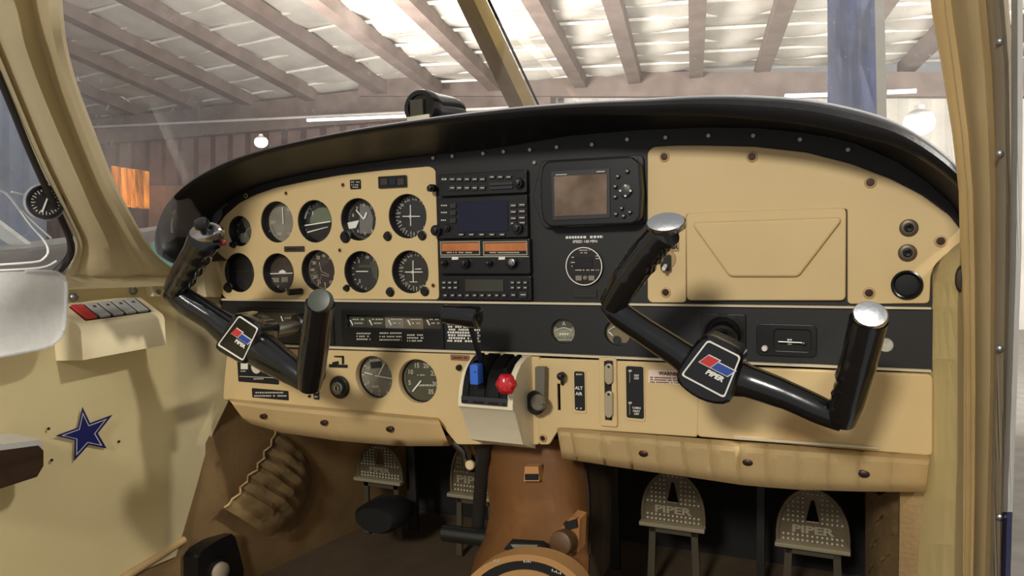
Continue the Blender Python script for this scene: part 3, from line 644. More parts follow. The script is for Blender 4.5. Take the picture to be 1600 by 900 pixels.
# ================================================================= INSTRUMENTS
def disc(name, c, r, Y, m, parent, n=36):
    bm = bmesh.new(); lathe(bm, (c[0], Y, c[1]), (0, -1, 0), [(r, -.0015), (r, 0), (0, 0)], n); return bmo(name, bm, m, parent)
def gauge(name, x, y, rp, face, label, cat='gauge', group=None, Yf=-.002, Yd=.018, ticks=(), needles=(), nums=(), numr=.66, knobs=(), numh=.15, bezel=PLAST):
    c = W(x, y); r = rp*S(x, y); t = thing(name, (c[0], Yd, c[1]), label, cat, group)
    bm = bmesh.new(); lathe(bm, (c[0], 0, c[1]), (0, -1, 0), [(r*.93, -Yd-.001), (r*.94, -Yd+.001), (r*1.0, -Yd+.004), (r*1.015, -Yf-.0015), (r*1.03, -Yf-.0015), (r*1.03, -Yd-.001)], 40); bmo('bezel', bm, bezel, t)
    disc('dial', c, r*.94, Yd, face, t)
    for (a0, a1, n, r0, r1, wd, mm) in ticks:
        bm = bmesh.new()
        for i in range(n):
            a = math.radians(a0+(a1-a0)*i/max(1, n-1)); bar(bm, c, a, r*r0, r*r1, wd, Yd-.0008)
        bmo('scale', bm, mm, t, smooth=False)
    for i, s_ in enumerate(nums):
        if s_ == '': continue
        a = math.radians(s_[1]); text('numeral', s_[0], (c[0]+math.sin(a)*r*numr, Yd-.001, c[1]+math.cos(a)*r*numr), r*numh, TICK, t, bold=.02)
    for (a, r0, r1, wd, mm) in needles:
        bm = bmesh.new(); bar(bm, c, math.radians(a), r*r0, r*r1, wd, Yd-.003, .0008); bmo('needle', bm, mm, t, smooth=False)
    bm = bmesh.new(); lathe(bm, (c[0], .0125 if Yd > .01 else .002, c[1]), (0, -1, 0), [(r*.96, 0), (0, 0)], 36); bmo('glass', bm, GLASS, t)
    for (kx, ky, kr) in knobs:
        kc = W(kx, ky); q = kr*S(kx, ky); bm = bmesh.new()
        lathe(bm, (kc[0], -.002, kc[1]), (0, -1, 0), [(q*1.4, -.004), (q*1.4, .0008), (q*1.3, .0012), (q, .0012), (q, .005), (q*.9, .0062), (q*.3, .0062), (0, .0058)], 18); bmo('knob', bm, PLAST, t)
    return t
def art(t, polys, Y, m, name='dial_mark'):      # flat printed shapes given in pixels
    if .0105 < Y < .014: Y += .004
    for pl_ in polys:
        bm = bmesh.new(); q = [P(a_, b_, Y) for a_, b_ in pl_]; hexa(bm, q, [p+V((0, .0008, 0)) for p in q]); bmo(name, bm, m, t, smooth=False)
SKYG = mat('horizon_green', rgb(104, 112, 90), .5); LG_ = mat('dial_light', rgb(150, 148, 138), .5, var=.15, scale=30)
NEED = mat('needle_white', rgb(232, 230, 222), .5)
k = gauge('clock', *G['clock'], DIAL, 'small round clock at the far left of the upper gauge row', 'clock', ticks=((0, 330, 12, .74, .88, .0008, TICK),), needles=((60, 0, .6, .0012, NEED), (200, 0, .45, .0012, NEED)), knobs=((366, 382, 4),))
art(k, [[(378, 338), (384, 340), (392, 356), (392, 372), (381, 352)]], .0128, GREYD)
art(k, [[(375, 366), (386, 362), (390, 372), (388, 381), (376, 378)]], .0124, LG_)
gauge('airspeed_gauge', *G['speed'], GREYD, 'round gauge with glare painted as a grey face second from the left in the upper row', ticks=((20, 320, 31, .80, .9, .0006, TICK), (200, 260, 30, .74, .80, .0016, LG_)), needles=((0, -.1, .7, .0018, NEED),), nums=(('40', 30), ('80', 90), ('120', 150), ('160', 210), ('200', 270)))  # grey dial colour stands in for glare on this gauge
k = gauge('attitude_gauge', *G['horizon'], DIAL, 'artificial horizon with green upper half third in the upper row', ticks=((-60, 60, 9, .8, .92, .0008, TICK),))
c = W(492, 346); r = 34*S(492, 346)
bm = bmesh.new(); vs = [bm.verts.new((c[0]+math.cos(PI*i/20)*r*.74+.003, .0168, c[1]-.002+math.sin(PI*i/20)*r*.7)) for i in range(21)]; bm.faces.new(vs); bmo('sky_half', bm, SKYG, k, smooth=False)
art(k, [[(472, 352), (516, 345), (516, 347), (472, 354)], [(480, 362), (512, 354), (512, 355), (480, 364)], [(488, 330), (489, 330), (489, 336), (488, 336)]], .012, NEED)
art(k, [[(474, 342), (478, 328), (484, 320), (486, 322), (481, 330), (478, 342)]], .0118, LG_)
k = gauge('altimeter', *G['alt'], DIAL, 'altimeter with white hands and white wedge fourth in the upper row', ticks=((0, 352, 50, .82, .9, .0005, TICK),), needles=((-42, 0, .62, .0022, NEED), (28, .05, .36, .0035, NEED)), nums=tuple((str(i), i*36) for i in range(10)), knobs=((541, 370, 7),))
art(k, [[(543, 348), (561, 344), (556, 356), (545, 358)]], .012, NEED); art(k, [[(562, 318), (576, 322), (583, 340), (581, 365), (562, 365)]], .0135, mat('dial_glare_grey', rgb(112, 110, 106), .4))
def navg(key, label):
    x, y, rp = G[key]
    k = gauge('course_indicator', x, y, rp, DIAL, label, group=None, ticks=((0, 350, 36, .84, .93, .0009, TICK), (0, 330, 12, .72, .83, .0016, TICK)), knobs=((x-30, y+31, 5.5), (x+24, y+30, 5.5)), nums=(('N', 12), ('3', 42), ('6', 72), ('E', 102), ('12', 132), ('15', 162), ('S', 192), ('21', 222), ('24', 252), ('W', 282), ('30', 312), ('33', 342)), numr=.76, numh=.12)
    dx = 4
    art(k, [[(x-12+dx, y-.6), (x+15+dx, y-.6), (x+15+dx, y+.8), (x-12+dx, y+.8)], [(x-.5+dx, y-18), (x+.8+dx, y-18), (x+1.2+dx, y+15), (x+dx, y+15)]], .0115, NEED, 'cross_bar')
    bm = bmesh.new(); c = W(x+dx, y+.2, .0155); lathe(bm, (c[0], .0154, c[1]), (0, -1, 0), [(.0026, 0), (.0026, .0004), (.0019, .0004), (.0019, 0)], 20); bmo('centre_ring', bm, NEED, k)
    return k
navg('nav1', 'course gauge with white crossed bars at the right end of the upper row')
k = navg('nav2', 'course gauge with white crossed bars at the right end of the lower row'); art(k, [[(640, 440), (652, 440), (652, 441), (640, 441)], [(648, 420), (658, 419.4), (658, 421), (648, 421)]], .012, NEED)
k = gauge('dark_gauge', *G['dark'], DEEP, 'nearly black round gauge at the far left of the lower row', needles=(), knobs=((358, 449, 6),))
art(k, [[(362, 424), (390, 423), (390, 424.5), (362, 425.5)]], .0125, BROWND)
k = gauge('turn_gauge', *G['turn'], BROWND, 'turn gauge with white aeroplane line second in the lower row', ticks=((110, 250, 5, .78, .9, .0014, TICK),))
art(k, [[(422, 427), (457, 426), (457, 427.5), (422, 428.5)], [(436, 424), (441, 421.5), (446, 424), (446, 428), (436, 428)]], .012, NEED); art(k, [[(427, 434), (436, 434), (436, 441), (427, 441)], [(440, 433), (450, 433), (450, 441), (440, 441)]], .0122, GREYD)
k = gauge('heading_gauge', *G['gyro'], BROWND, 'compass gyro with printed letters and aeroplane outline third in the lower row', ticks=((0, 355, 72, .86, .93, .0005, TICK), (0, 330, 12, .78, .93, .0010, TICK)), nums=(('N', 0), ('3', 30), ('6', 60), ('E', 90), ('12', 120), ('15', 150), ('S', 180), ('21', 210), ('24', 240), ('W', 270), ('30', 300), ('33', 330)), numr=.68, numh=.15)
for a_ in ([(499, 410), (502, 424), (514, 430), (513, 432), (502, 429), (501, 436), (499, 438)], [(499, 410), (496, 424), (486, 430), (487, 432), (496, 429), (497, 436), (499, 438)]):
    bm = bmesh.new(); tube(bm, [P(x, y, .0165) for x, y in a_], .0004, 5); bmo('aeroplane_outline', bm, TICK, k)
bm = bmesh.new(); a_ = P(472, 455, -.002); cyl(bm, a_, a_+V((-.012, -.022, 0)), .0055, 16); bmo('knob', bm, PLAST, k)
k = gauge('climb_gauge', *G['climb'], DIAL, 'climb gauge with white needle lying left fourth in the lower row', ticks=((-80, 80, 9, .78, .9, .001, TICK), (190, 260, 5, .78, .9, .001, TICK)), needles=((270, -.05, .62, .0016, NEED),), nums=(('5', -45), ('10', 0), ('15', 40), ('5', 225)), numh=.15, knobs=((543, 450, 4),))
art(k, [[(560, 414), (583, 414), (583, 418), (560, 418)], [(578, 410), (590, 405), (590, 440), (583, 432)]], .0125, OLIVE)
def plc(name, x0, y0, x1, y1, m, label, Y=-.0022, parent=None, r=.001, cat='placard'):
    return plate(name, rpx(x0, y0, x1, y1, r, Y), [], Y, .001, m, parent, bevel=.0003, label=label, cat=None if parent else cat)
def dashes(t, x0, x1, y, hp, Y, m, n=3, slope=0, seed=0):      # lettering too small to read: word-long strokes
    rnd = random.Random(seed+int(y*7+x0)); x = x0; bm = bmesh.new()
    while x < x1-.8:
        w_ = min(x1-x, rnd.uniform(.8, 1.6)*hp); yy = y+slope*(x-x0); q = [P(x, yy-hp/2*rnd.uniform(.7, 1), Y), P(x+w_*.75, yy-hp/2, Y), P(x+w_*.75, yy+hp/2, Y), P(x, yy+hp/2*rnd.uniform(.8, 1), Y)]
        vs = [bm.verts.new(p) for p in q]; bm.faces.new(vs); x += w_*(1 if rnd.random() > .18 else 1.8)
    return bmo('small_print', bm, m, t, smooth=False)
def placard(name, x0, y0, x1, y1, m, label, lines, pm=TICK, Y=-.0022, hp=2.4):
    ct = P((x0+x1)/2, y1, Y); t = thing(name, ct, label, 'placard'); plc('plate', x0, y0, x1, y1, m, None, Y, t)
    for (a_, b_, y) in lines: dashes(t, a_, b_, y, hp, Y-.0012, pm)
    return t
placard('placard', 547, 281, 563, 295, DEEP, 'tiny black two-line placard above the altimeter', ((548.5, 562, 284.5), (549, 561, 289), (551, 560, 292.5)), hp=1.8, Y=-.0035)
placard('placard', 444, 385, 475, 393, BROWND, 'narrow brown label strip between the two gauge rows', ((447, 472, 389),), BLACK, Y=-.0035)
t = thing('marker_light_bar', P(613, 293, -.004), 'black bar of three small marker lamps at the top of the gauge plate', 'lamp bar'); plc('housing', 591, 275, 635, 293, PLAST, None, -.005, t)
for i, mm in enumerate((BROWND, mat('lens_blue_dark', rgb(30, 38, 52), .2), BROWND)): plate('lens', rpx(595+13*i, 279, 605+13*i, 289, .001, -.006), [], -.0065, .001, mm, t, bevel=.0003)
# ================================================================= RADIO STACK
def radio(name, x0, y0, x1, y1, label, Y=-.010, cat='radio'):
    t = thing(name, P((x0+x1)/2, y1, Y), label, cat); plate('face', rpx(x0, y0, x1, y1, .002, Y), [], Y, .02, PLAST, t, bevel=.001); return t
KEY = mat('key_dark', rgb(44, 44, 46), .4)
def btn(t, x0, y0, x1, y1, Y=-.0115, m=None, mark=True):
    b = plate('button', rpx(x0, y0, x1, y1, .0008, Y), [], Y-.0015, .003, m or KEY, t, bevel=.0004)
    if mark: art(t, [[(x0+1.5, (y0+y1)/2-.8), (x1-1.5, (y0+y1)/2-.8), (x1-1.5, (y0+y1)/2+.8), (x0+1.5, (y0+y1)/2+.8)]], Y-.0032, TICK, 'button_mark')
def knobp(t, x, y, rp, Y=-.010, dep=.014, m=PLAST, inner=True):
    c = P(x, y, Y); q = rp*S(x, y, Y); bm = bmesh.new()
    pr = [(q, -.002), (q, dep*.55), (q*.93, dep*.6)] + ([(q*.62, dep*.6), (q*.6, dep*.98), (q*.5, dep), (0, dep)] if inner else [(q*.9, dep*.9), (q*.8, dep), (0, dep)])
    n = 24; lathe(bm, c, (0, -1, 0), pr, n)
    bmo('knob', bm, m, t)
t = radio('audio_panel', 686, 270, 822, 303, 'slim black audio panel with two rows of keys topmost in the radio stack')
for i, x in enumerate((702, 713, 725, 737, 749)):
    btn(t, x, 277, x+9, 283); btn(t, x, 290, x+9, 297)
for x in (764, 777, 790): btn(t, x, 274, x+9, 279)
for y_ in (285, 291): btn(t, 765, y_, 801, y_+4, mark=False)
knobp(t, 812, 286, 8); knobp(t, 677, 294, 6); dashes(t, 690, 706, 280, 3, -.0108, TICK)
t = radio('gps_radio', 685, 308, 823, 371, 'black navigator radio with dark blue screen below the audio panel')
plate('screen', rpx(715, 315, 793, 362, .001, -.0115), [], -.0115, .002, mat('screen_blue', rgb(24, 25, 48), .15, var=.1), t, bevel=.0004)
for y_ in (318, 328, 338, 346): btn(t, 797, y_, 807, y_+6); btn(t, 810, y_-1, 821, y_+5)
for y_ in (318, 329, 341): btn(t, 704, y_, 712, y_+7, mark=False); dashes(t, 689, 699, y_+3, 2.2, -.0108, TICK)
for x in (716, 732, 748, 764, 780): btn(t, x, 364.5, x+9, 368.5)
knobp(t, 684, 360, 8.5); knobp(t, 810, 356, 9, m=PLAST); knobp(t, 699, 356, 6, dep=.008)
t = radio('dual_nav_radio', 686, 375, 827, 427, 'older radio with two amber display windows third in the stack')
AMB = mat('amber_window', rgb(190, 116, 68), .25, var=.25, scale=20)
for x0, x1 in ((688, 750), (755, 824)):
    plate('window_frame', rpx(x0, 377, x1, 399, .0006, -.011), [rpx(x0+1.4, 378.5, x1-1.4, 397.5, .0004, -.011)], -.0115, .002, mat('frame_grey', rgb(150, 140, 122), .4), t, bevel=.0002)
    plate('amber_display', rpx(x0+2, 380, x1-2, 392, .0004, -.011), [], -.0105, .001, AMB, t, bevel=.0002); dashes(t, x0+10, x1-12, 394.6, 2, -.0112, TICK)
art(t, [[(688, 401), (826, 400.4), (826, 401.4), (688, 402)]], -.0106, TICK, 'line')
for x, r_ in ((696, 5), (728, 8), (766, 5), (800, 8)): knobp(t, x, 411, r_, m=PLAST if r_ < 6 else PLAST); 
for x in (711, 784): art(t, [[(x-5, 401.5), (x+5, 401), (x+5, 405.5), (x-5, 406)]], -.0112, WHITE, 'tag')
knobp(t, 800, 410, 6, Y=-.019, dep=.006, m=STEEL)
t = radio('transponder', 687, 432, 829, 468, 'black transponder with grey display lowest in the radio stack', -.008)
plate('screen', rpx(727, 437, 786, 455, .0008, -.0095), [], -.0095, .002, mat('screen_grey', rgb(62, 60, 50), .2), t, bevel=.0004)
for y_ in (439, 447):
    for x in (690, 699, 708): btn(t, x, y_, x+7, y_+5, -.0095)
    for x in (797, 807, 817): btn(t, x, y_, x+7, y_+5, -.0095)
for i in range(9): btn(t, 692+i*11.5, 459, 699+i*11.5, 464, -.0095)
btn(t, 798, 458, 806, 464, -.0095); btn(t, 812, 456, 823, 465, -.0095)
# portable navigator in its bracket
t = thing('portable_navigator', P(925, 350, -.02), 'portable navigator with brown reflective screen mounted right of the radio stack', 'navigator')
ob = rpoly(pxpoly([(852, 262), (858, 255), (985, 248), (998, 258), (1001, 300), (999, 340), (990, 347), (862, 352), (853, 343), (850, 325), (849, 280)], -.02), .004)
plate('bracket', rpoly(pxpoly([(845, 252), (1004, 243), (1007, 350), (850, 356), (833, 312)], -.006), .008), [], -.006, .010, SHIELD, t, bevel=.001)
plate('body', ob, [], -.026, .020, PLAST, t, bevel=.003)
plate('screen_frame', rpoly(pxpoly([(861, 268), (952, 263), (953, 340), (864, 344)], -.027), .002), [], -.0275, .002, KEY, t, bevel=.0006)
plate('screen', rpoly(pxpoly([(866, 276), (948, 272), (948, 334), (867, 338)], -.028), .001), [], -.0285, .0014, mat('screen_brown', rgb(116, 98, 84), .18, var=.45, scale=22, bump=.0), t, bevel=.0004)
art(t, [[(868, 272.5), (886, 271.8), (886, 273.3), (868, 274)], [(932, 267.5), (945, 267), (945, 268.8), (932, 269.3)]], -.0297, TICK, 'small_print')
for x, y in ((965, 275), (980, 267), (961, 291), (961, 307), (984, 331), (971, 325), (974, 337), (962, 334)):
    knobp(t, x, y, 3.6, Y=-.0285, dep=.003, m=KEY, inner=False); art(t, [[(x-1.6, y-.7), (x+1.6, y-.7), (x+1.6, y+.9), (x-1.6, y+.9)]], -.0320, TICK, 'button_mark')
knobp(t, 977, 298, 10, Y=-.0285, dep=.003, m=KEY, inner=False)
for a_ in range(4):
    an = a_*PI/2; x, y = 977+8*math.cos(an), 298+8*math.sin(an); art(t, [[(x-1.5, y-1.5), (x+1.5, y-1.5), (x+1.5, y+1.5), (x-1.5, y+1.5)]], -.0322, WHITE, 'button_mark')
# speed placard and round monitor
t = thing('speed_placard', P(913, 382, -.001), 'white two-line speed lettering on the black panel below the portable navigator', 'placard')
dashes(t, 884, 942, 371, 4, .0009, WHITE, slope=-.02); tpx('SPEED 148 MPH', 914, 377.5, 4.2, .0009, WHITE, t)
t = thing('engine_monitor', P(913, 446, -.004), 'round black engine monitor ringed in white below the speed lettering', 'monitor')
c = P(913, 416, -.001); r = 30*S(913, 416)
bm = bmesh.new(); lathe(bm, c, (0, -1, 0), [(r*1.02, -.003), (r*1.02, .002), (r*.96, .002), (r*.96, .001), (0, .001)], 48); bmo('face', bm, mat('monitor_face', rgb(30, 22, 19), .35), t)
bm = bmesh.new(); lathe(bm, c, (0, -1, 0), [(r, .0020), (r, .0026), (r*.95, .0026), (r*.95, .0020)], 48); bmo('white_ring', bm, WHITE, t)
plate('display', rpx(897, 402, 925, 418, .001, -.003), [], -.0035, .001, DEEP, t, bevel=.0003)
for y_, x0, x1 in ((391, 905, 922), (395, 907, 920), (402, 893, 898), (410, 892, 899), (416, 893, 897), (422, 899, 929), (400, 931, 937), (404, 931, 938), (422, 931, 938)): dashes(t, x0, x1, y_, 1.8, -.0045, TICK)
for x in (904, 924): plate('key', rpx(x-4, 431, x+5, 438, .0006, -.003), [], -.0045, .002, GREYD, t, bevel=.0003)
knobp(t, 915, 434, 3.5, Y=-.003, dep=.005, m=GREYD)
placard('placard', 896, 452, 932, 465, BLACK, 'small black four-line placard below the round engine monitor', ((897, 931, 454), (897, 926, 458), (898, 930, 462)), BROWND, Y=-.0005, hp=1.6)
# warning lamp switch left of glove box
t = thing('boost_switch', P(1041, 423, -.004), 'black toggle switch on the cream strip left of the glove box', 'switch')
bm = bmesh.new(); lathe(bm, P(1041, 405, -.0035), (0, -1, 0), [(.0135, -.001), (.013, .0007), (0, .0007)], 24); bmo('worn_washer', bm, mat('washer_beige', rgb(168, 142, 100), .5), t)
plate('switch_body', rpx(1034, 399, 1047, 422, .002, -.008), [], -.012, .009, PLAST, t, bevel=.001)
bm = bmesh.new(); a_ = P(1040, 415, -.011); cyl(bm, a_, a_+V((0, -.012, -.004)), .0028, 12); bmo('toggle', bm, WHITE, t)
t = placard('placard', 1021, 361, 1060, 392, mat('placard_tan', rgb(172, 146, 100), .5), 'tan meter placard half hidden behind the right yoke grip', (), PLAST, Y=-.0045); tpx('METER', 1041, 385, 8.5, -.0062, PLAST, t, bold=.04); tpx('COM', 1043, 371, 8, -.0062, PLAST, t, bold=.04)
# ================================================================= CENTRE STRIP CONTENTS
def halfgauge(key, face, label, extra=None):
    x, y, rp = GS[key]; t = gauge('strip_gauge', x, y, rp, face, label, Yf=-.0035, Yd=.007, ticks=(), bezel=PLAST)
    art(t, [[(x-rp, y+rp*.72), (x+rp, y+rp*.74), (x+rp, y+rp*1.05), (x-rp, y+rp*1.05)]], .004, PLAST, 'mask'); return t
t = halfgauge('am', mat('dial_pale', rgb(142, 140, 112), .5, var=.2, scale=40), 'small round gauge with pale face and letter A right of the lever quadrant')
art(t, [[(861, 498), (899, 498), (897, 509), (890, 513), (872, 513), (865, 509)]], .0058, OLIVE); tpx('A', 881, 506, 6, .0048, TICK, t)
bm = bmesh.new(); tube(bm, [P(868+i*2.6, 517-5*math.sin(PI*i/10), .0052) for i in range(11)], .0006, 5); bmo('arc', bm, NEED, t); dashes(t, 874, 890, 522, 3, .0052, WHITE); dashes(t, 869, 893, 527, 3, .0052, GREYD)
t = halfgauge('fu', mat('dial_tan', rgb(120, 106, 74), .5, var=.2, scale=40), 'small round gauge with tan face partly behind the right yoke arm')
bm = bmesh.new(); tube(bm, [P(950+i*3, 517-7*math.sin(PI*i/10), .0052) for i in range(11)], .0006, 5); bmo('arc', bm, NEED, t); art(t, [[(950, 519), (952, 518), (958, 524), (957, 525)]], .0045, NEED, 'needle')
bm = bmesh.new(); lathe(bm, P(964, 531, .0045), (0, -1, 0), [(.006, 0), (.006, .001), (0, .001)], 16); bmo('hub', bm, PLAST, t)
# engine gauge cluster
t = thing('engine_gauge_cluster', P(615, 546, -.006), 'long black cluster of five small engine gauges behind one window', 'gauge cluster')
plate('bezel', rpx(535, 487, 692, 545, .003, -.006), [rpx(541, 493, 690, 514, .002, -.006)], -.007, .005, PLAST, t, bevel=.001)
for i, mm in enumerate((OLIVE, OLIVE, GREYD, mat('dial_warm', rgb(112, 104, 82), .5, var=.2, scale=40), BROWND)):
    x = 542+30*i; plate('gauge_face', rpx(x, 494, x+29, 514, .0006, .004), [], .004, .002, mm, t, bevel=.0003)
    art(t, [[(x+4, 500), (x+6, 499.5), (x+10, 508), (x+8.6, 508.6)]], .0022, NEED, 'needle'); dashes(t, x+9, x+27, 499, 2.4, .0026, TICK); dashes(t, x+12, x+25, 505, 2.4, .0026, TICK)
bm = bmesh.new(); q = [P(541, 493, -.001), P(691, 493, -.001), P(691, 514, -.001), P(541, 514, -.001)]; bm.faces.new([bm.verts.new(p) for p in q]); bmo('glass', bm, GLASS, t)
for x0, x1, ls_ in ((557, 580, (521, 525.5, 530)), (593, 628, (520.5, 526, 531)), (636, 662, (523.5, 528, 532.5))):
    for y_ in ls_: dashes(t, x0, x1, y_, 2.3, -.0084, TICK)
t = thing('fuel_gauge_cluster', P(430, 545, -.006), 'black fuel gauge cluster behind the left yoke', 'gauge cluster')
plate('bezel', rpx(372, 484, 520, 536, .003, -.006), [], -.006, .004, PLAST, t, bevel=.001)
plate('gauge_face', rpx(392, 489, 478, 507, .001, -.007), [], -.0075, .002, BROWND, t, bevel=.0003)
dashes(t, 411, 424, 499, 3.2, -.009, TICK); dashes(t, 445, 458, 497, 3.2, -.009, GREYD)
for x in (438, 467): art(t, [[(x, 494), (x+1.6, 494), (x+4.5, 502), (x+3.2, 502)]], -.009, NEED, 'needle')
t = thing('notice_lettering', P(725, 534, -.004), 'block of tiny white lettering behind the throttle lever', 'placard')
for i in range(7): dashes(t, 699+(i % 3), 751-(i % 2)*2, 506+i*4.4, 3.0, -.0041, WHITE, slope=.02, seed=i)
# bellows cover, heater slide, cap
t = thing('column_boot', P(1128, 548, -.012), 'square black boot with concentric rings behind the right yoke hub', 'boot')
plate('frame', rpx(1096, 492, 1164, 553, .003, -.008), [], -.008, .006, PLAST, t, bevel=.001)
bm = bmesh.new(); lathe(bm, P(1130, 522, -.008), (0, -1, 0), [(.027, -.001), (.027, .002), (.024, .004), (.021, .001), (.018, .005), (.015, .002), (.012, .007), (.010, .004), (.010, .03)], 32); bmo('bellows', bm, SHIELD, t)
t = thing('air_vent_control', P(1232, 552, -.01), 'black recessed air control with white knob right of the column boot', 'control')
plate('frame', rpx(1183, 508, 1275, 556, .006, -.006), [rpx(1208, 514, 1268, 550, .006, -.006)], -.006, .004, PLAST, t, bevel=.001)
plate('recess', rpx(1208, 514, 1268, 550, .004, -.002), [], -.0035, .002, DEEP, t, bevel=.0004)
bm = bmesh.new(); cyl(bm, P(1216, 534, -.008), P(1258, 536, -.008), .0013, 8); bmo('slide_rod', bm, STEEL, t); dashes(t, 1230, 1238, 531, 3, -.0045, WHITE); dashes(t, 1231, 1238, 537, 3, -.0045, WHITE); knobp(t, 1256, 535.5, 2.5, Y=-.008, dep=.004, m=STEEL, inner=False)
knobp(t, 1195, 544, 4.6, Y=-.007, dep=.006, m=WHITE, inner=False)
t = thing('knurled_cap', P(1385, 549, -.008), 'small round silver cap right of the right yoke grip', 'cap'); bm = bmesh.new(); lathe(bm, P(1384, 539, -.003), (0, -1, 0), [(.0088, -.001), (.0088, .002), (.0078, .0028), (0, .0026)], 28); bmo('cap_disc', bm, mat('cap_silver', rgb(198, 196, 184), .4, metal=.6, var=.2, scale=120), t)
# ================================================================= LOWER PANEL CONTENTS
k = gauge('vacuum_gauge', *LG['vac'], GREYD, 'large grey-faced dial with white hands right of the ignition key', Yf=-.0125, Yd=.004, ticks=((0, 354, 60, .86, .93, .0005, TICK), (0, 330, 12, .78, .93, .0012, NEED)), needles=((95, -.15, .8, .0022, NEED), (32, 0, .72, .0018, NEED), (280, .3, .72, .0014, NEED)), nums=(('12', 0), ('2', 60), ('4', 120), ('6', 180), ('8', 240), ('10', 300)), numh=.15)
art(k, [[(578, 566), (596, 564), (596, 574), (580, 576)]], .0028, DIAL); art(k, [[(581, 602), (592, 602), (592, 606), (581, 606)]], .0028, TICK)
k = gauge('tachometer', *LG['tach'], OLIVE, 'large olive-faced dial numbered 5 to 35 left of the lever quadrant', Yf=-.0125, Yd=.004, ticks=((-130, 110, 45, .86, .92, .0006, TICK),), needles=((222, .05, .72, .0022, NEED),), nums=(('5', -105), ('10', -62), ('15', -22), ('20', 20), ('25', 62), ('30', 104), ('35', 140)), numr=.66, numh=.2)
dashes(k, 653, 676, 602, 3, .0028, TICK); dashes(k, 652, 664, 586, 2, .0028, TICK)
x, y, rp = LG['vent']; t = thing('air_vent', P(x, y+rp, -.01), 'round black air outlet behind the left yoke grip', 'vent')
c = P(x, y, -.012); r = rp*S(x, y); bm = bmesh.new(); lathe(bm, c, (0, -1, 0), [(r*1.08, -.004), (r*1.08, .003), (r, .004), (r*.9, .002), (r*.88, -.012), (0, -.012)], 32); bmo('ring', bm, PLAST, t)
bm = bmesh.new(); lathe(bm, c, (0, -1, 0), [(r*.62, -.011), (r*.62, .0), (r*.5, .001), (r*.5, -.005), (0, -.005)], 28); bmo('nozzle', bm, STEEL, t)
t = thing('ignition_switch', P(531, 625, -.013), 'round black ignition switch with metal key barrel', 'ignition switch')
c = P(531, 605, -.013); r = 17.5*S(531, 605); bm = bmesh.new(); lathe(bm, c, (0, -1, 0), [(r*1.03, -.002), (r, .003), (r*.9, .0045), (r*.6, .0045), (r*.6, .003)], 36); bmo('escutcheon', bm, PLAST, t)
bm = bmesh.new(); lathe(bm, c, (0, -1, 0), [(r*.6, .003), (r*.58, .008), (r*.5, .0095), (r*.42, .0095), (r*.4, .008), (0, .008)], 28); bmo('barrel', bm, STEEL, t)
bm = bmesh.new(); lathe(bm, c+V((0, -.0082, 0)), (0, -1, 0), [(r*.32, 0), (r*.30, .002), (0, .002)], 20); bmo('key_plug', bm, CHROME, t); bm = bmesh.new(); box(bm, c+V((-.0010, -.0112, -.0040)), c+V((.0010, -.0098, .0040))); bmo('keyhole', bm, DEEP, t)
for i in range(10): pass
t = thing('parking_brake_label', P(526, 576, -.013), 'small black bracket mark and label above the ignition switch', 'placard')
art(t, [[(522, 556), (537, 556), (537, 559), (522, 558)], [(534, 558), (537.5, 558), (537.5, 569), (534, 569)], [(519, 566), (529, 564), (529, 569), (519, 570)], [(514, 569), (543, 570), (543, 575), (514, 574)]], -.0128, DEEP, 'mark')
t = thing('switch_placard', P(403, 600, -.013), 'black placard with two pale round ends under the left yoke hub', 'placard')
plate('plate', rpx(372, 564, 434, 598, .001, -.0135), [], -.0140, .002, DEEP, t, bevel=.0004)
for x, rx in ((401, 11), (424, 8)):
    bm = bmesh.new(); lathe(bm, P(x, 574, -.0145), (0, -1, 0), [(rx*.00098, -.001), (rx*.00098, .002), (0, .003)], 28); bmo('pale_knob', bm, mat('knob_ivory', rgb(214, 206, 182), .4), t)
art(t, [[(376, 567), (387, 567), (387, 577), (376, 577)]], -.0150, WHITE, 'patch'); dashes(t, 376, 384, 580, 2, -.0150, TICK); dashes(t, 415, 426, 583, 2, -.0150, TICK); art(t, [[(374, 587.6), (432, 590), (432, 591), (374, 588.6)]], -.0150, TICK, 'line'); dashes(t, 396, 412, 592, 2, -.0150, TICK)
placard('placard', 394, 609, 450, 623, DEEP, 'low black lettered strip under the switch placard', ((399, 444, 613.5), (397, 448, 618.5)), Y=-.0135, hp=2.4)
placard('placard', 490, 610, 498, 624, DEEP, 'tiny black square placard left of the ignition key', ((491.5, 497, 613), (491.5, 497, 620)), Y=-.0135, hp=3)
t = thing('fuse_knob', P(484, 620, -.014), 'tiny black knob left of the ignition key placard', 'knob'); knobp(t, 484, 611, 3, Y=-.013, dep=.006); knobp(t, 484, 619, 2, Y=-.013, dep=.004)
placard('placard', 704, 555, 733, 563, mat('label_brown', rgb(140, 92, 62), .5), 'small reddish brown label above the lever quadrant', ((707, 730, 559),), BROWND, Y=-.0135)
t = thing('small_knob', P(718, 575, -.015), 'small dark knob left of the lever quadrant', 'knob'); knobp(t, 718, 574, 4.5, Y=-.013, dep=.008)
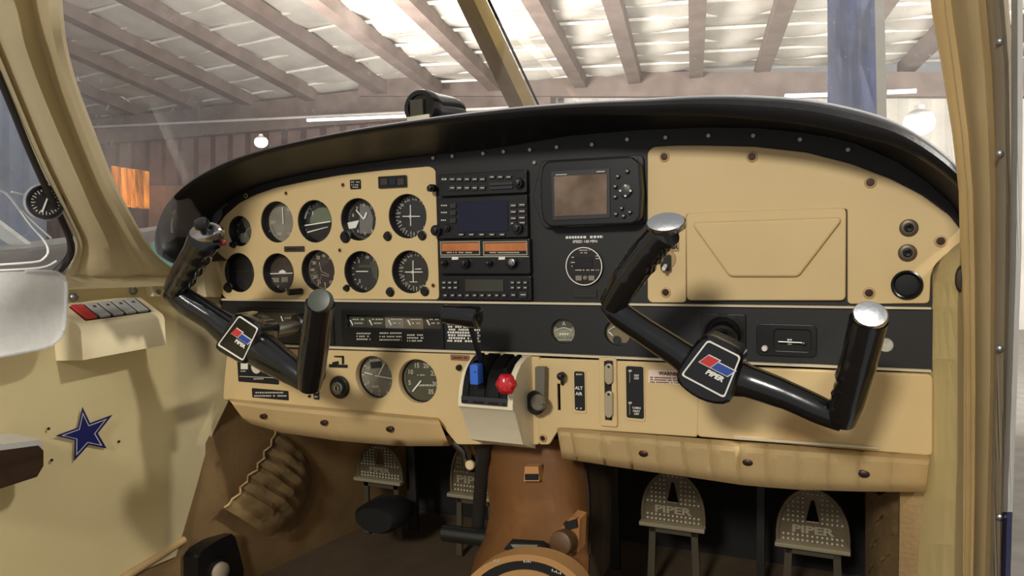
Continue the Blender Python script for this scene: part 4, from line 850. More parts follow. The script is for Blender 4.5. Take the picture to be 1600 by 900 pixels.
# slot lever, placards, trim rocker
t = thing('alternate_air_lever', P(878, 640, -.014), 'black lever in a narrow slot right of the lever quadrant', 'lever')
plate('slot', rpx(875.5, 592, 883, 637, .0015, -.0125), [], -.011, .001, DEEP, t, bevel=.0002); knobp(t, 878, 587, 6, Y=-.022, dep=.012); bm = bmesh.new(); cyl(bm, P(878, 587, -.024), P(879, 600, -.012), .003, 10); bmo('stem', bm, PLAST, t)
t = thing('alternate_air_placard', P(905, 643, -.013), 'narrow black placard reading ALT AIR beside the slot lever', 'placard')
plate('surround', rpx(895, 577, 915, 645, .003, -.013), [], -.0135, .002, BEIGE, t, bevel=.0006); plate('plate', rpx(898, 581, 913, 641, .0022, -.0145), [], -.0148, .0016, DEEP, t, bevel=.0004)
tpx('ALT', 904.5, 606.5, 5, -.0162, WHITE, t); tpx('AIR', 904.5, 615.5, 5, -.0162, WHITE, t); dashes(t, 900, 910, 585, 2.4, -.0162, TICK); dashes(t, 900, 910, 638, 2.4, -.0162, TICK)
t = thing('air_lever_slot', P(951, 660, -.014), 'pair of grey slide levers in a tall cream framed slot', 'lever')
plate('surround', rpx(939, 559, 964, 664, .003, -.012), [rpx(945, 563, 958, 657, .002, -.012)], -.0165, .005, BEIGE, t, bevel=.001)
plate('recess', rpx(943, 561, 960, 659, .001, -.010), [], -.0125, .0015, DEEP, t, bevel=.0003)
LEV = mat('lever_grey', rgb(170, 158, 132), .4, metal=.2)
for y0, y1 in ((569, 600), (612, 652)):
    plate('slide_lever', rpoly(pxpoly([(946.5, y0+3), (951, y0-1), (957, y0+2), (957, y1-4), (952, y1), (947, y1-5)], -.018), .003), [], -.022, .008, LEV, t, bevel=.0012); knobp(t, 951, y0+4, 1.8, Y=-.022, dep=.002, m=DEEP, inner=False)
plate('top_key', rpx(947, 564, 957, 571, .001, -.018), [], -.019, .004, PLAST, t, bevel=.0005)
t = thing('air_control_placard', P(991, 655, -.013), 'tall black placard with white words right of the slide levers', 'placard')
plate('surround', rpx(977, 570, 1007, 657, .003, -.0125), [], -.0135, .002, BEIGE, t, bevel=.0008); plate('plate', rpx(979, 573, 1005, 653, .0025, -.0145), [], -.0150, .0016, DEEP, t, bevel=.0004)
for y_, w_ in ((587, 'DEF'), (591.5, 'OFF'), (637.5, 'CABIN'), (642.5, 'HEAT'), (647, 'OFF')): tpx(w_, 994.5, y_, 3.2, -.0164, WHITE, t)
for y0 in (578, 628): art(t, [[(983.5, y0), (984.6, y0), (984.6, y0+20), (983.5, y0+20)]], -.0163, GREYD, 'line'); art(t, [[(982, y0), (987, y0), (987, y0+3), (982, y0+3)]], -.0164, TICK, 'mark')
t = thing('warning_label', P(1040, 601, -.013), 'pale pink warning label left of the right yoke hub', 'label')
plate('sticker', rpoly(pxpoly([(1013, 578), (1072, 580), (1072, 602), (1013, 598)], -.013), .002), [], -.0128, .0006, mat('sticker_pink', rgb(232, 212, 190), .5), t, bevel=.0002)
MRN = mat('print_maroon', rgb(96, 40, 34), .6); tpx('WARNING', 1048, 584.3, 5.5, -.0138, MRN, t, bold=.04)
for i in range(3): dashes(t, 1016, 1068, 589.5+i*3.6, 2, -.0138, MRN, slope=.04)
# ================================================================= LEVER QUADRANT
q0 = thing('lever_quadrant', P(770, 692, -.06), 'cream engine lever quadrant with slotted black top in the panel middle', 'quadrant')
xa, xb = W(716, 632, -.085)[0], W(801, 636, -.085)[0]
prof = [(-.006, P(780, 553, -.006).z), (-.03, P(770, 556, -.03).z), (-.052, P(765, 567, -.052).z), (-.070, P(760, 585, -.07).z), (-.080, P(760, 608, -.08).z), (-.085, P(760, 631, -.085).z), (-.085, P(760, 638, -.085).z), (-.078, P(760, 642, -.078).z), (-.052, P(770, 690, -.052).z), (-.006, P(770, 694, -.006).z)]
bm = bmesh.new(); A = [bm.verts.new((xa, y, z)) for y, z in prof]; B = [bm.verts.new((xb, y, z)) for y, z in prof]
# side cheeks flare down to the panel
bm.faces.new(A); bm.faces.new(B[::-1])
for i in range(len(prof)): j = (i+1) % len(prof); bm.faces.new((A[i], A[j], B[j], B[i]))
bevel_all(bm, .0022, 2, 40); bmo('housing', bm, OFFW, q0)
def qstrip(name, x0, x1, off, m, i0=0, i1=5, sub=4):
    pr = smooth_path([V((0, y, z)) for y, z in prof[i0:i1+1]], sub); rows = []
    for x_ in (x0, x1):
        r = []
        for i, p in enumerate(pr):
            d = (pr[min(i+1, len(pr)-1)]-pr[max(i-1, 0)]).normalized(); n_ = V((0, d.z, -d.y)); n_ = n_ if n_.y < 0 else -n_
            r.append(V((x_, p.y, p.z))+n_*off)
        rows.append(r)
    return gridobj(name, rows, m, q0, thick=.002)
wq = xb-xa
qstrip('slot_bed', xa+wq*.09, xb-wq*.10, .0012, DEEP)
for f0, f1 in ((.09, .20), (.30, .50), (.58, .76), (.84, .90)): qstrip('slot_cover', xa+wq*f0, xa+wq*f1, .0042, PLAST)
bm = bmesh.new(); box(bm, (xa+wq*.08, -.0885, prof[5][1]-.001), (xb-wq*.09, -.080, prof[5][1]+.010), .001); bmo('slot_foot', bm, KEY, q0)
# throttle lever with T handle
t = thing('throttle_lever', P(748, 572, -.07), 'black throttle lever with horizontal T handle rising from the quadrant', 'lever')
bm = bmesh.new(); tube(bm, [P(757, 585, -.070), P(749, 555, -.095), P(741, 530, -.108), P(733, 503, -.115)], [(.0045, .0028)]*4, 8, ref=(1, 0, 0)); bmo('stem', bm, PLAST, t)
bm = bmesh.new(); a_, b_ = P(694, 490, -.118), P(749, 496, -.118); tube(bm, [a_+(b_-a_)*f for f in (0, .03, .2, .5, .8, .96, 1)], [.011, .0135, .0145, .015, .016, .0155, .012], 18); bmo('handle', bm, GLOSSB, t)
t = thing('propeller_lever', P(745, 600, -.10), 'lever with a blue square knob on the quadrant', 'lever')
bm = bmesh.new(); box(bm, P(734, 601, -.108), P(755, 567, -.090), .003); bmo('blue_knob', bm, BLUE, t)
bm = bmesh.new(); box(bm, P(740, 590, -.092), P(747, 560, -.070), .001); bmo('stem', bm, PLAST, t); art(t, [[(741, 580), (743, 580), (743, 582), (741, 582)]], -.1085, DEEP, 'mark')
t = thing('mixture_lever', P(791, 616, -.11), 'lever with a red lobed knob on the quadrant', 'lever')
bm = bmesh.new(); c = P(791, 600, -.112); n = 24; prf = [(0, -.008), (.010, -.008), (.0135, -.004), (.0145, 0), (.0135, .004), (.009, .008), (0, .0085)]
lathe(bm, c, (.25, -1, .1), prf, n)
for v in bm.verts:
    d = v.co-c; an = math.atan2(d.z, d.x); s_ = 1+.08*math.cos(6*an); v.co = c+V((d.x*s_, d.y, d.z*s_))
bmo('red_knob', bm, RED, t); bm = bmesh.new(); tube(bm, [P(789, 578, -.07), P(791, 596, -.105)], .0035, 8); bmo('stem', bm, PLAST, t)
t = thing('friction_lever', P(843, 640, -.03), 'grey friction lever on the right cheek of the quadrant', 'lever')
FG = mat('friction_grey', rgb(104, 98, 84), .45, var=.1)
bm = bmesh.new(); q = [P(836, 574, -.03), P(851, 574, -.03), P(850, 630, -.03), P(836, 630, -.03)]; hexa(bm, q, [p+V((0, .010, 0)) for p in q]); bevel_all(bm, .002); bmo('arm', bm, FG, t)
bm = bmesh.new(); lathe(bm, P(839, 628, -.024), (0, -1, 0), [(.018, .0), (.018, .007), (.016, .009), (0, .009)], 28, sx=.85); bmo('friction_disc', bm, PLAST, t)
bm = bmesh.new(); lathe(bm, P(843, 628, -.034), (0, -1, 0), [(.012, 0), (.012, .006), (.010, .008), (0, .008)], 20); bmo('hub', bm, FG, t); knobp(t, 849, 628, 4.5, Y=-.041, dep=.006, m=FG)
screwd(848, 685, -.014, .006); screwd(741, 680, -.014, .005)
# ================================================================= YOKES
def yoke(label, gl, gr, arml, armr, capl, capr, bodyp, badge, hubpx, shaft_to, grooves):
    t = thing('control_yoke', P(hubpx[0], hubpx[1]+40, -.15), label, 'yoke', 'pair of control yokes')
    def grip(pts, side, groove, nm='grip'):
        sm = smooth_path([P(x, y, Y) for x, y, Y, r in pts], 10); rad = []
        n = len(pts)-1
        for i in range(len(sm)):
            f = i/10; k_ = min(int(f), n-1); fr_ = f-k_; rr_ = pts[k_][3]+(pts[k_+1][3]-pts[k_][3])*fr_; r_ = 1.1*rr_*S(pts[k_][0], pts[k_][1], pts[k_][2]); rad.append((r_*1.06, r_*1.15))
        m = len(sm)
        def md(i, a):
            f = i/(m-1)
            if not groove or f < groove[0] or f > groove[1]: return 1
            g_ = (f-groove[0])/(groove[1]-groove[0]); c_ = max(0, math.cos(a)*side)
            return 1-.17*c_*abs(math.sin(g_*PI*4))**.8+.05*c_
        bm = bmesh.new(); tube(bm, sm, rad, 20, ref=(1, 0, 0), mod=md); bmo(nm, bm, GLOSSB, t); return sm
    grip(gl, 1, grooves[0]); grip(gr, -1, grooves[1])
    def arm(pts, name='spoke'):
        sm = smooth_path([P(x, y, Y) for x, y, Y, r in pts], 6); rad = []; n = len(pts)-1
        for i in range(len(sm)):
            f = i/6; k_ = min(int(f), n-1); fr_ = f-k_; r_ = (pts[k_][3]+(pts[k_+1][3]-pts[k_][3])*fr_)*S(pts[k_][0], pts[k_][1], pts[k_][2]); rad.append((r_*.95, r_*1.1))
        bm = bmesh.new(); tube(bm, sm, rad, 16, ref=(0, 1, 0)); bmo(name, bm, GLOSSB, t)
    arm(arml); arm(armr)
    for cp_, m_ in ((capl, 0), (capr, 1)):
        x, y, Y, rx, ry, an, mm, nrm = cp_; c = P(x, y, Y); s_ = S(x, y, Y); bm = bmesh.new(); nv = V(nrm).normalized()
        u = V((math.cos(math.radians(an)), 0, -math.sin(math.radians(an)))); u = (u-nv*u.dot(nv)).normalized()
        lathe(bm, c, nv, [(1, -.006), (1.0, .002), (.93, .0042), (.5, .0050), (0, .0052)], 32, sx=rx*s_, sy=ry*s_, u=u)
        bmo('end_cap', bm, mm, t)
    hb = [P(x, y, -.150) for x, y in bodyp]; hf = [P(x, y, -.176) for x, y in bodyp]; hk = [p+V((0, .05, 0)) for p in hb]
    bm = bmesh.new(); hp = smooth_path(hf, 3, closed=True); hp2 = [p+V((0, .036, 0)) for p in hp]; cc = sum(hp, V())/len(hp); hp0 = [cc+(p-cc)*.9+V((0, -.004, 0)) for p in hp]; hp3 = [cc+(p-cc)*.72+V((0, .055, 0)) for p in hp]
    R_ = [[bm.verts.new(p) for p in L_] for L_ in (hp0, hp, hp2, hp3)]; bm.faces.new(R_[0]); bm.faces.new(R_[-1][::-1])
    for a_, b_ in zip(R_, R_[1:]):
        for i in range(len(a_)): j = (i+1) % len(a_); bm.faces.new((a_[i], a_[j], b_[j], b_[i]))
    bmo('hub', bm, GLOSSB, t)
    YB = -.1815
    bp = rpoly([W(x, y, YB) for x, y in badge], .004, 4); cx = sum(p[0] for p in bp)/len(bp); cz = sum(p[1] for p in bp)/len(bp)
    inn = [(cx+(x-cx)*.94, cz+(z-cz)*.94) for x, z in bp]
    bd = plate('badge', bp, [], YB, .003, mat('badge_black', rgb(12, 12, 14), .12, coat=.6), t, bevel=.0006)
    plate('badge_border', bp, [inn], YB-.0008, .0014, WHITE, bd, bevel=.0002)
    a, b = V(badge[0]), V(badge[1]); d3 = V(badge[3])
    # emblem laid out in the badge's own tilt
    ux = P(badge[1][0], badge[1][1], YB)-P(badge[0][0], badge[0][1], YB); uz = P(badge[0][0], badge[0][1], YB)-P(badge[3][0], badge[3][1], YB)
    wx = ux.length; ux.normalize(); uz = (uz-ux*uz.dot(ux)).normalized()
    ctr = V((cx, YB, cz))
    def loc(u_, v_):
        u_, v_ = u_*.84, v_*.84+.02; p = ctr+ux*(u_*wx)+uz*(v_*wx)
        return (p.x, p.z)
    def para(u0, v0, u1, v1, sk=.12): return [loc(u0, v0), loc(u1, v0), loc(u1+sk*(v1-v0), v1), loc(u0+sk*(v1-v0), v1)]
    for nm, u0, v0, u1, v1, mm in (('red_flag', -.48, -.06, -.10, .28, mat('emblem_red', rgb(190, 52, 48), .4)), ('blue_flag', -.05, -.06, .52, .20, mat('emblem_blue', rgb(42, 72, 150), .4))):
        plate('emblem_border', para(u0-.03, v0-.03, u1+.03, v1+.03, .5), [], YB-.0006, .0012, WHITE, bd, bevel=.0001); plate(nm, para(u0, v0, u1, v1, .5), [], YB-.0016, .0012, mm, bd, bevel=.0001)
    c_ = ctr+ux*(.14*wx)-uz*(.19*wx)+V((0, -.0012, 0)); text('lettering', 'PIPER', c_, wx*.15, WHITE, bd, u=ux+uz*.0, v=uz+ux*.25, sx=1.0, bold=.05)
    h = P(hubpx[0], hubpx[1], -.13); e = P(shaft_to[0], shaft_to[1], .0)
    bm = bmesh.new(); cyl(bm, h, e, .0125, 24); bmo('shaft', bm, STEEL, t); bm = bmesh.new(); cyl(bm, e+(h-e)*.02, e+(h-e)*.18, .020, 24); bmo('collar', bm, PLAST, t)
    return t
DCAP = mat('cap_dark', rgb(62, 66, 58), .35, var=.1)
yk = yoke('left control yoke with black grips and chrome cap by the side wall',
     [(321, 372, -.215, 22), (309, 396, -.205, 20), (291, 425, -.19, 19), (274, 452, -.178, 15)], [(484, 603, -.165, 15), (487, 570, -.18, 19), (494, 520, -.20, 19), (500, 474, -.215, 19)],
     [(268, 452, -.176, 17), (292, 472, -.170, 19), (330, 496, -.162, 19), (362, 520, -.155, 25)], [(388, 533, -.155, 28), (428, 560, -.160, 25), (462, 584, -.165, 19), (486, 602, -.165, 14)],
     (322, 362, -.240, 29, 15, -8, CHROME, (.1, -.85, .45)), (500, 470, -.226, 20, 19, 0, DCAP, (.2, -1, .3)),
     [(368, 490), (396, 500), (408, 514), (400, 545), (384, 568), (362, 560), (338, 545), (342, 530), (356, 508)], [(374, 493), (404, 513), (380, 564), (340, 539)], (374, 530), (480, 506), ((.15, .95), None))
bm = bmesh.new(); c = P(316, 352, -.250); lathe(bm, c, (.1, -.5, .8), [(.006, -.012), (.006, -.004), (.0105, -.002), (.011, .004), (.009, .008), (0, .0095)], 20); bmo('thumb_button', bm, PLAST, yk)
bm = bmesh.new(); lathe(bm, P(350, 379, -.210), (1, -.5, 0), [(.0045, -.008), (.0045, 0), (.0035, .002), (0, .003)], 16); bmo('trigger_button', bm, mat('trigger_red', rgb(120, 16, 24), .4), yk)
bm = bmesh.new(); box(bm, P(328, 380, -.222), P(350, 366, -.200), .004); bmo('trigger_housing', bm, GLOSSB, yk)
yoke('right control yoke with black grips and bright chrome caps before the glove box',
     [(1040, 362, -.215, 22), (1020, 385, -.205, 23), (985, 430, -.19, 22), (956, 476, -.176, 18)], [(1316, 655, -.165, 19), (1326, 620, -.18, 23), (1343, 560, -.20, 23), (1357, 500, -.215, 24)],
     [(952, 470, -.176, 16), (968, 490, -.174, 19), (1005, 516, -.168, 19), (1060, 552, -.160, 21), (1092, 575, -.155, 26)], [(1130, 585, -.155, 34), (1170, 596, -.157, 24), (1230, 618, -.162, 21), (1285, 643, -.165, 20), (1318, 658, -.165, 16)],
     (1041, 349, -.232, 31, 17, -6, CHROME, (.05, -.85, .45)), (1360, 492, -.232, 26, 21, 15, CHROME, (0, -.9, .35)),
     [(1100, 524), (1130, 532), (1160, 552), (1154, 590), (1140, 628), (1105, 628), (1072, 610), (1057, 588), (1072, 556)], [(1106, 531), (1158, 557), (1132, 622), (1064, 586)], (1112, 575), (1132, 524), ((.12, .5), (.15, .5)))
# ================================================================= LEFT WALL OBJECTS
XF = -1.045
t = thing('switch_box', PX(180, 562, -1.08), 'cream switch box with five rocker switches on the left side wall', 'switch box')
def wallbox(q, depth, m, name, parent, bev=.003):
    bm = bmesh.new(); hexa(bm, q, [V((-1.112, p.y, p.z)) for p in q]); bevel_all(bm, bev, 3); return bmo(name, bm, m, parent)
f1, f2, f3, f4 = PX(126, 514, XF), PX(257, 498, XF), PX(259, 538, XF), PX(128, 564, XF)
b1, b2 = PX(101, 474, -1.104), PX(246, 462, -1.098)
bm = bmesh.new(); y0, y1 = f1.y, f2.y; zt, zb = (f1.z+f2.z)/2, (f3.z+f4.z)/2; zk = zt+.036; xk = -1.102
pr = [(xk, zk), (XF-.004, zt+.006), (XF, zt), (XF, zb), (xk-.005, zb-.004)]
A = [bm.verts.new((x, y0, z)) for x, z in pr]; B = [bm.verts.new((x, y1, z)) for x, z in pr]; bm.faces.new(A); bm.faces.new(B[::-1])
for i in range(5): j = (i+1) % 5; bm.faces.new((A[i], A[j], B[j], B[i]))
bevel_all(bm, .004, 3); bmo('housing', bm, PILLAR, t)
sl = V((XF-.004-xk, 0, zt+.006-zk)); slu = sl.normalized(); up_ = V((-slu.z, 0, slu.x)); o_ = V((xk, y0, zk))
def onslope(a0, a1, b0_, b1_, h0, h1, m, name, bev=.0008, lb=None):   # a along Y, b down the slope
    L_ = y1-y0; q = [o_+V((0, L_*a, 0))+sl*b+up_*h0 for a, b in ((a0, b0_), (a1, b0_), (a1, b1_), (a0, b1_))]
    bm = bmesh.new(); hexa(bm, q, [p+up_*(h1-h0) for p in q]); bevel_all(bm, bev, 2); return bmo(name, bm, m, t, label=lb)
onslope(.12, .90, .18, .84, -.002, .0012, DEEP, 'switch_well')
SWG = mat('rocker_grey', rgb(172, 172, 168), .4)
for i in range(5):
    a0 = .13+i*.155
    onslope(a0, a0+.115, .20, .82, .0, .005, RED if i == 0 else SWG, 'rocker_switch', .0015, 'red rocker switch' if i == 0 else None)
    onslope(a0+.118, a0+.150, .19, .83, .0, .003, PLAST, 'divider', .0006)
    if i:
        onslope(a0+.04, a0+.07, .34, .42, .005, .0054, PLAST, 'switch_mark', .0001)
for x, y in ((116, 464), (209, 454)):
    bm = bmesh.new(); lathe(bm, PX(x, y, -1.103), (1, 0, .1), [(.0075, -.002), (.0072, .001), (.005, .004), (.002, .005), (0, .004)], 18); bmo('screw', bm, STEEL, t)
t2 = thing('switch_box_bracket', PX(250, 460, -1.08), 'small cream bracket block right of the switch box', 'bracket'); q = [PX(x, y, -1.083) for x, y in ((238, 447), (258, 446), (259, 462), (240, 463))]
bm = bmesh.new(); hexa(bm, q, [p+V((-.016, 0, 0)) for p in q]); bevel_all(bm, .003); bmo('block', bm, PILLAR, t2); bm = bmesh.new(); lathe(bm, PX(248, 456, -1.081), (1, 0, 0), [(.004, -.002), (.004, .001), (0, .002)], 12); bmo('screw', bm, STEEL, t2)
# star decal
t = thing('star_decal', PX(135, 718, -1.09), 'dark blue five-pointed star decal outlined in white on the left wall', 'decal')
stx = [(129, 636), (141, 661), (176, 648), (153, 677), (167, 701), (139, 695), (116, 720), (117, 688), (87, 681), (122, 668)]
def starlayer(k_, X, m, name):
    cx, cy = 132, 679; q = [PX(cx+(x-cx)*k_, cy+(y-cy)*k_, X) for x, y in stx]; bm = bmesh.new(); hexa(bm, q, [p+V((-.0008, 0, 0)) for p in q]); bmo(name, bm, m, t, smooth=False)
NAVY = mat('star_navy', rgb(22, 26, 78), .35)
starlayer(1, -1.0915, NAVY, 'outer_star'); starlayer(.80, -1.0910, mat('star_white', rgb(168, 162, 158), .4), 'white_outline'); starlayer(.71, -1.0905, NAVY, 'inner_star')
for x, y in ((76, 670), (81, 719), (186, 690)):
    bm = bmesh.new(); lathe(bm, PX(x, y, -1.0935), (1, 0, 0), [(.0022, -.001), (.0022, .0006), (0, .0008)], 10); bmo('screw', bm, DEEP, label='tiny dark screw head in the left wall '+('above the armrest' if y == 670 else 'below the star' if y == 719 else 'right of the star'), cat='screw')
# armrest
t = thing('armrest', PX(20, 760, -1.05), 'dark wood-grain armrest with chrome top edge at the left frame edge', 'armrest')
XA = -1.03; q = [PX(x, y, XA) for x, y in ((-90, 716), (60, 696), (68, 704), (68, 728), (58, 745), (-90, 793))]
bm = bmesh.new(); hexa(bm, q, [p+V((-.07, 0, 0)) for p in q]); bevel_all(bm, .003, 2); bmo('body', bm, mat('wood_dark', rgb(42, 30, 22), .3, var=.4, scale=14, stretch=(1, .3, 3), coat=.4), t)
q = [PX(x, y, XA-.001) for x, y in ((-90, 705), (64, 687), (67, 699), (-90, 720))]; bm = bmesh.new(); hexa(bm, q, [p+V((-.066, 0, .004)) for p in q]); bevel_all(bm, .003, 2); bmo('chrome_trim', bm, mat('armrest_silver', rgb(200, 200, 198), .3, metal=.5, var=.1), t, label='chrome upper edge strip')
# storm window plate, folded inwards
ACR = glassmat('storm_window_acrylic', haze=.80, hazecol=(.98, .98, .97, 1), gloss=.25, rough=.3, tmix=.1)  # strong white haze stands in for lamp glare on the clear plate
XS = -1.035; sp = [(-90, 428), (40, 424), (84, 425), (99, 433), (104, 450), (102, 500), (98, 520), (86, 535), (60, 546), (-90, 572)]
pts_ = [PX(x, y, XS) for x, y in sp]; bm = bmesh.new(); hexa(bm, [p for p in pts_], [p+V((-.004, 0, 0)) for p in pts_]); t = thing('storm_window', PX(20, 560, XS), 'clear plastic storm window with glare painted as white haze folded inside against the left wall', 'window'); bmo('pane', bm, ACR, t)
bm = bmesh.new(); tube(bm, smooth_path([PX(x, y, XS+.001) for x, y in sp[1:]], 4), .0022, 8); bmo('rim', bm, glassmat('acrylic_rim', haze=.6, hazecol=(.95, .95, .95, 1), gloss=.3), t)
t = thing('window_latch_frame', PX(40, 400, -1.09), 'thin clear plastic rod frame inside the left side window', 'frame')
for pp in ([(-40, 292), (5, 300), (28, 325), (48, 352), (68, 375), (75, 392), (68, 404), (50, 410), (-40, 416)], [(10, 302), (40, 335), (80, 372)], [(18, 300), (50, 308)], [(-40, 424), (60, 419), (88, 408)]):
    bm = bmesh.new(); tube(bm, smooth_path([PX(x, y, -1.085) for x, y in pp], 4), .0016, 8); bmo('rod', bm, mat('rod_white', rgb(235, 235, 232), .3), t)
# outside air thermometer
t = thing('outside_air_thermometer', PX(70, 342, -1.06), 'round black outside air thermometer mounted in the left side window', 'thermometer')
c = PX(71, 316, -1.055); ax = (CAM-c).normalized(); ax = (ax+V((.6, 0, 0))).normalized(); rad = 27*S(71, 316, c.y)
bm = bmesh.new(); lathe(bm, c, ax, [(rad*.8, -.03), (rad*.95, -.008), (rad, 0), (rad*.98, .003), (rad*.88, .003), (rad*.86, 0), (0, 0)], 36); bmo('case', bm, PLAST, t)
bm = bmesh.new(); lathe(bm, c+ax*.0006, ax, [(rad*.84, 0), (0, 0)], 32); bmo('dial', bm, DIAL, t)
u_ = V((0, 0, 1)).cross(ax).normalized(); v_ = ax.cross(u_).normalized()
bm = bmesh.new()
for i in range(24):
    a = PI*2*i/24; d = u_*math.sin(a)+v_*math.cos(a); e = u_*math.cos(a)-v_*math.sin(a); r0 = .62 if i % 2 else .52; q = [c+ax*.001+d*rad*r0-e*.0007, c+ax*.001+d*rad*r0+e*.0007, c+ax*.001+d*rad*.74+e*.0007, c+ax*.001+d*rad*.74-e*.0007]; bm.faces.new([bm.verts.new(p) for p in q])
bmo('scale', bm, TICK, t, smooth=False)
bm = bmesh.new(); a = math.radians(22); d = u_*math.sin(a)+v_*math.cos(a); e = u_*math.cos(a)-v_*math.sin(a); q = [c+ax*.002-d*rad*.62-e*.0012, c+ax*.002-d*rad*.62+e*.0012, c+ax*.002+d*rad*.6+e*.0008, c+ax*.002+d*rad*.6-e*.0008]; hexa(bm, q, [p+ax*.0008 for p in q]); bmo('needle', bm, NEED, t)
bm = bmesh.new(); lathe(bm, c-ax*.004, ax, [(rad*1.0, -.004), (rad*1.10, 0), (rad*1.08, .004), (rad*1.0, .005)], 36); bmo('clear_ring', bm, MATS['acrylic_rim'], t)
# ================================================================= COMPASS
t = thing('magnetic_compass', P(660, 190, .0), 'glossy black magnetic compass standing on the glareshield', 'compass')
c = P(655, 168, -.02); r = 27.5*S(655, 168, -.02); ax = V((.10, 1, 0)).normalized()
bm = bmesh.new(); lathe(bm, c, ax, [(0, .003), (r*.70, .003), (r*.74, .0), (r*.98, .0), (r*1.04, .006), (r*1.04, .018), (r*1.0, .021), (r*1.0, .075), (r*.93, .09), (r*.6, .094), (0, .094)], 36, sx=1.08); bmo('housing', bm, GLOSSB, t)
bm = bmesh.new(); box(bm, P(641, 184, -.022), P(663, 155, -.016), .001); bmo('window', bm, mat('compass_window', rgb(70, 66, 56), .15), t)
bm = bmesh.new(); q = [P(x, y, -.026) for x, y in ((636, 183), (669, 178), (669, 192), (636, 194))]; hexa(bm, q, [p+V((0, .012, 0)) for p in q]); bmo('card_holder', bm, mat('compass_card', rgb(196, 190, 166), .5), t)
bm = bmesh.new(); box(bm, P(640, 196, .0), P(700, 178, .07), .002); bmo('mount', bm, PLAST, t)
# ================================================================= FOOTWELL OBJECTS
def pedal(x0, x1, yt, yb, Y, label, m=PEDAL, arm=True):
    """D-shaped rudder pedal, drilled bumps, raised lettering, two legs"""
    a_ = P(x0, yb, Y); b_ = P(x1, yb, Y); w_ = .128; cx = (a_.x+b_.x)/2; zb = P((x0+x1)/2, yb-4, Y).z; zt = P((x0+x1)/2, yt, Y).z; h_ = zt-zb
    t = thing('rudder_pedal', (cx, Y, zb-.06), label, 'pedal', 'rudder pedals')
    hw = (b_.x-a_.x)/2
    ol = [(cx-hw, zb), (cx+hw, zb)]+[(cx+hw*math.cos(PI*i/20)**1.0*(1-.12*math.sin(PI*i/20)), zb+h_*.18+(h_*.82)*math.sin(PI*i/20)**.8) for i in range(0, 21)]
    tri = rpoly([(cx-hw*.20, zb+h_*.40), (cx+hw*.20, zb+h_*.40), (cx+hw*.05, zb+h_*.80), (cx-hw*.05, zb+h_*.80)], .003)
    plate('face', ol, [tri], Y, .004, m, t, bevel=.001)
    o2 = [(cx+(x-cx)*.93, zb+(z-zb)*.95+.001) for x, z in ol]
    plate('rim', ol, [o2], Y-.003, .005, m, t, bevel=.0008)
    bm = bmesh.new(); box(bm, (cx-hw*1.02, Y-.016, zb-.005), (cx+hw*1.02, Y+.002, zb+.002), .001); bmo('lower_flange', bm, mat('flange_pale', rgb(160, 150, 124), .4, metal=.3), t, label='pale lower lip')
    bm = bmesh.new(); st = hw*2/15
    for j in range(11):
        z = zb+h_*.06+j*h_*.085
        if zb+h_*.15 < z < zb+h_*.37: continue
        wj = hw*.88*(1 if z < zb+h_*.3 else math.sqrt(max(0, 1-((z-zb-h_*.25)/(h_*.72))**2)))
        i = -7
        while i <= 7:
            x = cx+i*st
            if abs(x-cx) < wj-.002 and not (abs(x-cx) < hw*.24 and z > zb+h_*.36 and z < zb+h_*.84): lathe(bm, (x, Y-.0005, z), (0, -1, 0), [(.0022, 0), (.0015, .0018), (0, .0022)], 6)
            i += 1
    bmo('grip_studs', bm, TICK, t, kind='stuff')
    text('lettering', 'PIPER', (cx, Y-.0025, zb+h_*.26), h_*.13, mat('raised_letter', rgb(170, 160, 134), .4, metal=.4), t, sx=1.55, bold=.04)
    bm = bmesh.new(); ZF = .035
    for s_ in (-1, 1): q = [(cx+s_*hw*.55, zb), (cx+s_*hw*.75, zb), (cx+s_*hw*.86, ZF), (cx+s_*hw*.62, ZF)]; hexa(bm, [V((x, Y, z)) for x, z in q], [V((x, Y+.006, z)) for x, z in q])
    box(bm, (cx-hw*.75, Y, zb-.02), (cx+hw*.75, Y+.006, zb)); bmo('bracket', bm, mat('bracket_steel', rgb(84, 76, 60), .5, metal=.4), t)
    return t
YP = .28
pedal(1213, 1328, 764, 855, YP, 'rightmost rudder pedal embossed PIPER below the knee pad')
pedal(1003, 1102, 737, 822, YP, 'rudder pedal embossed PIPER third from the left')
pedal(705, 778, 688, 777, YP, 'rudder pedal half hidden behind the brake lever')
pedal(560, 630, 695, 752, YP+.03, 'shadowed rudder pedal leftmost in the footwell')
# hangers and dark bars behind pedals
for i, (x0, x1, y0, y1, Y) in enumerate(((955, 968, 730, 900, .34), (1182, 1196, 760, 900, .34), (638, 650, 690, 830, .34))):
    bm = bmesh.new(); box(bm, P(x0, y1, Y), P(x1, y0-30, Y+.012), .002); bmo('pedal_bar', bm, mat('bar_dark', rgb(34, 32, 30), .5), label='upright dark steel bar '+('beside the centre pedestal' if i == 0 else 'between the two right pedals' if i == 1 else 'right of the leftmost pedal'), cat='bar')
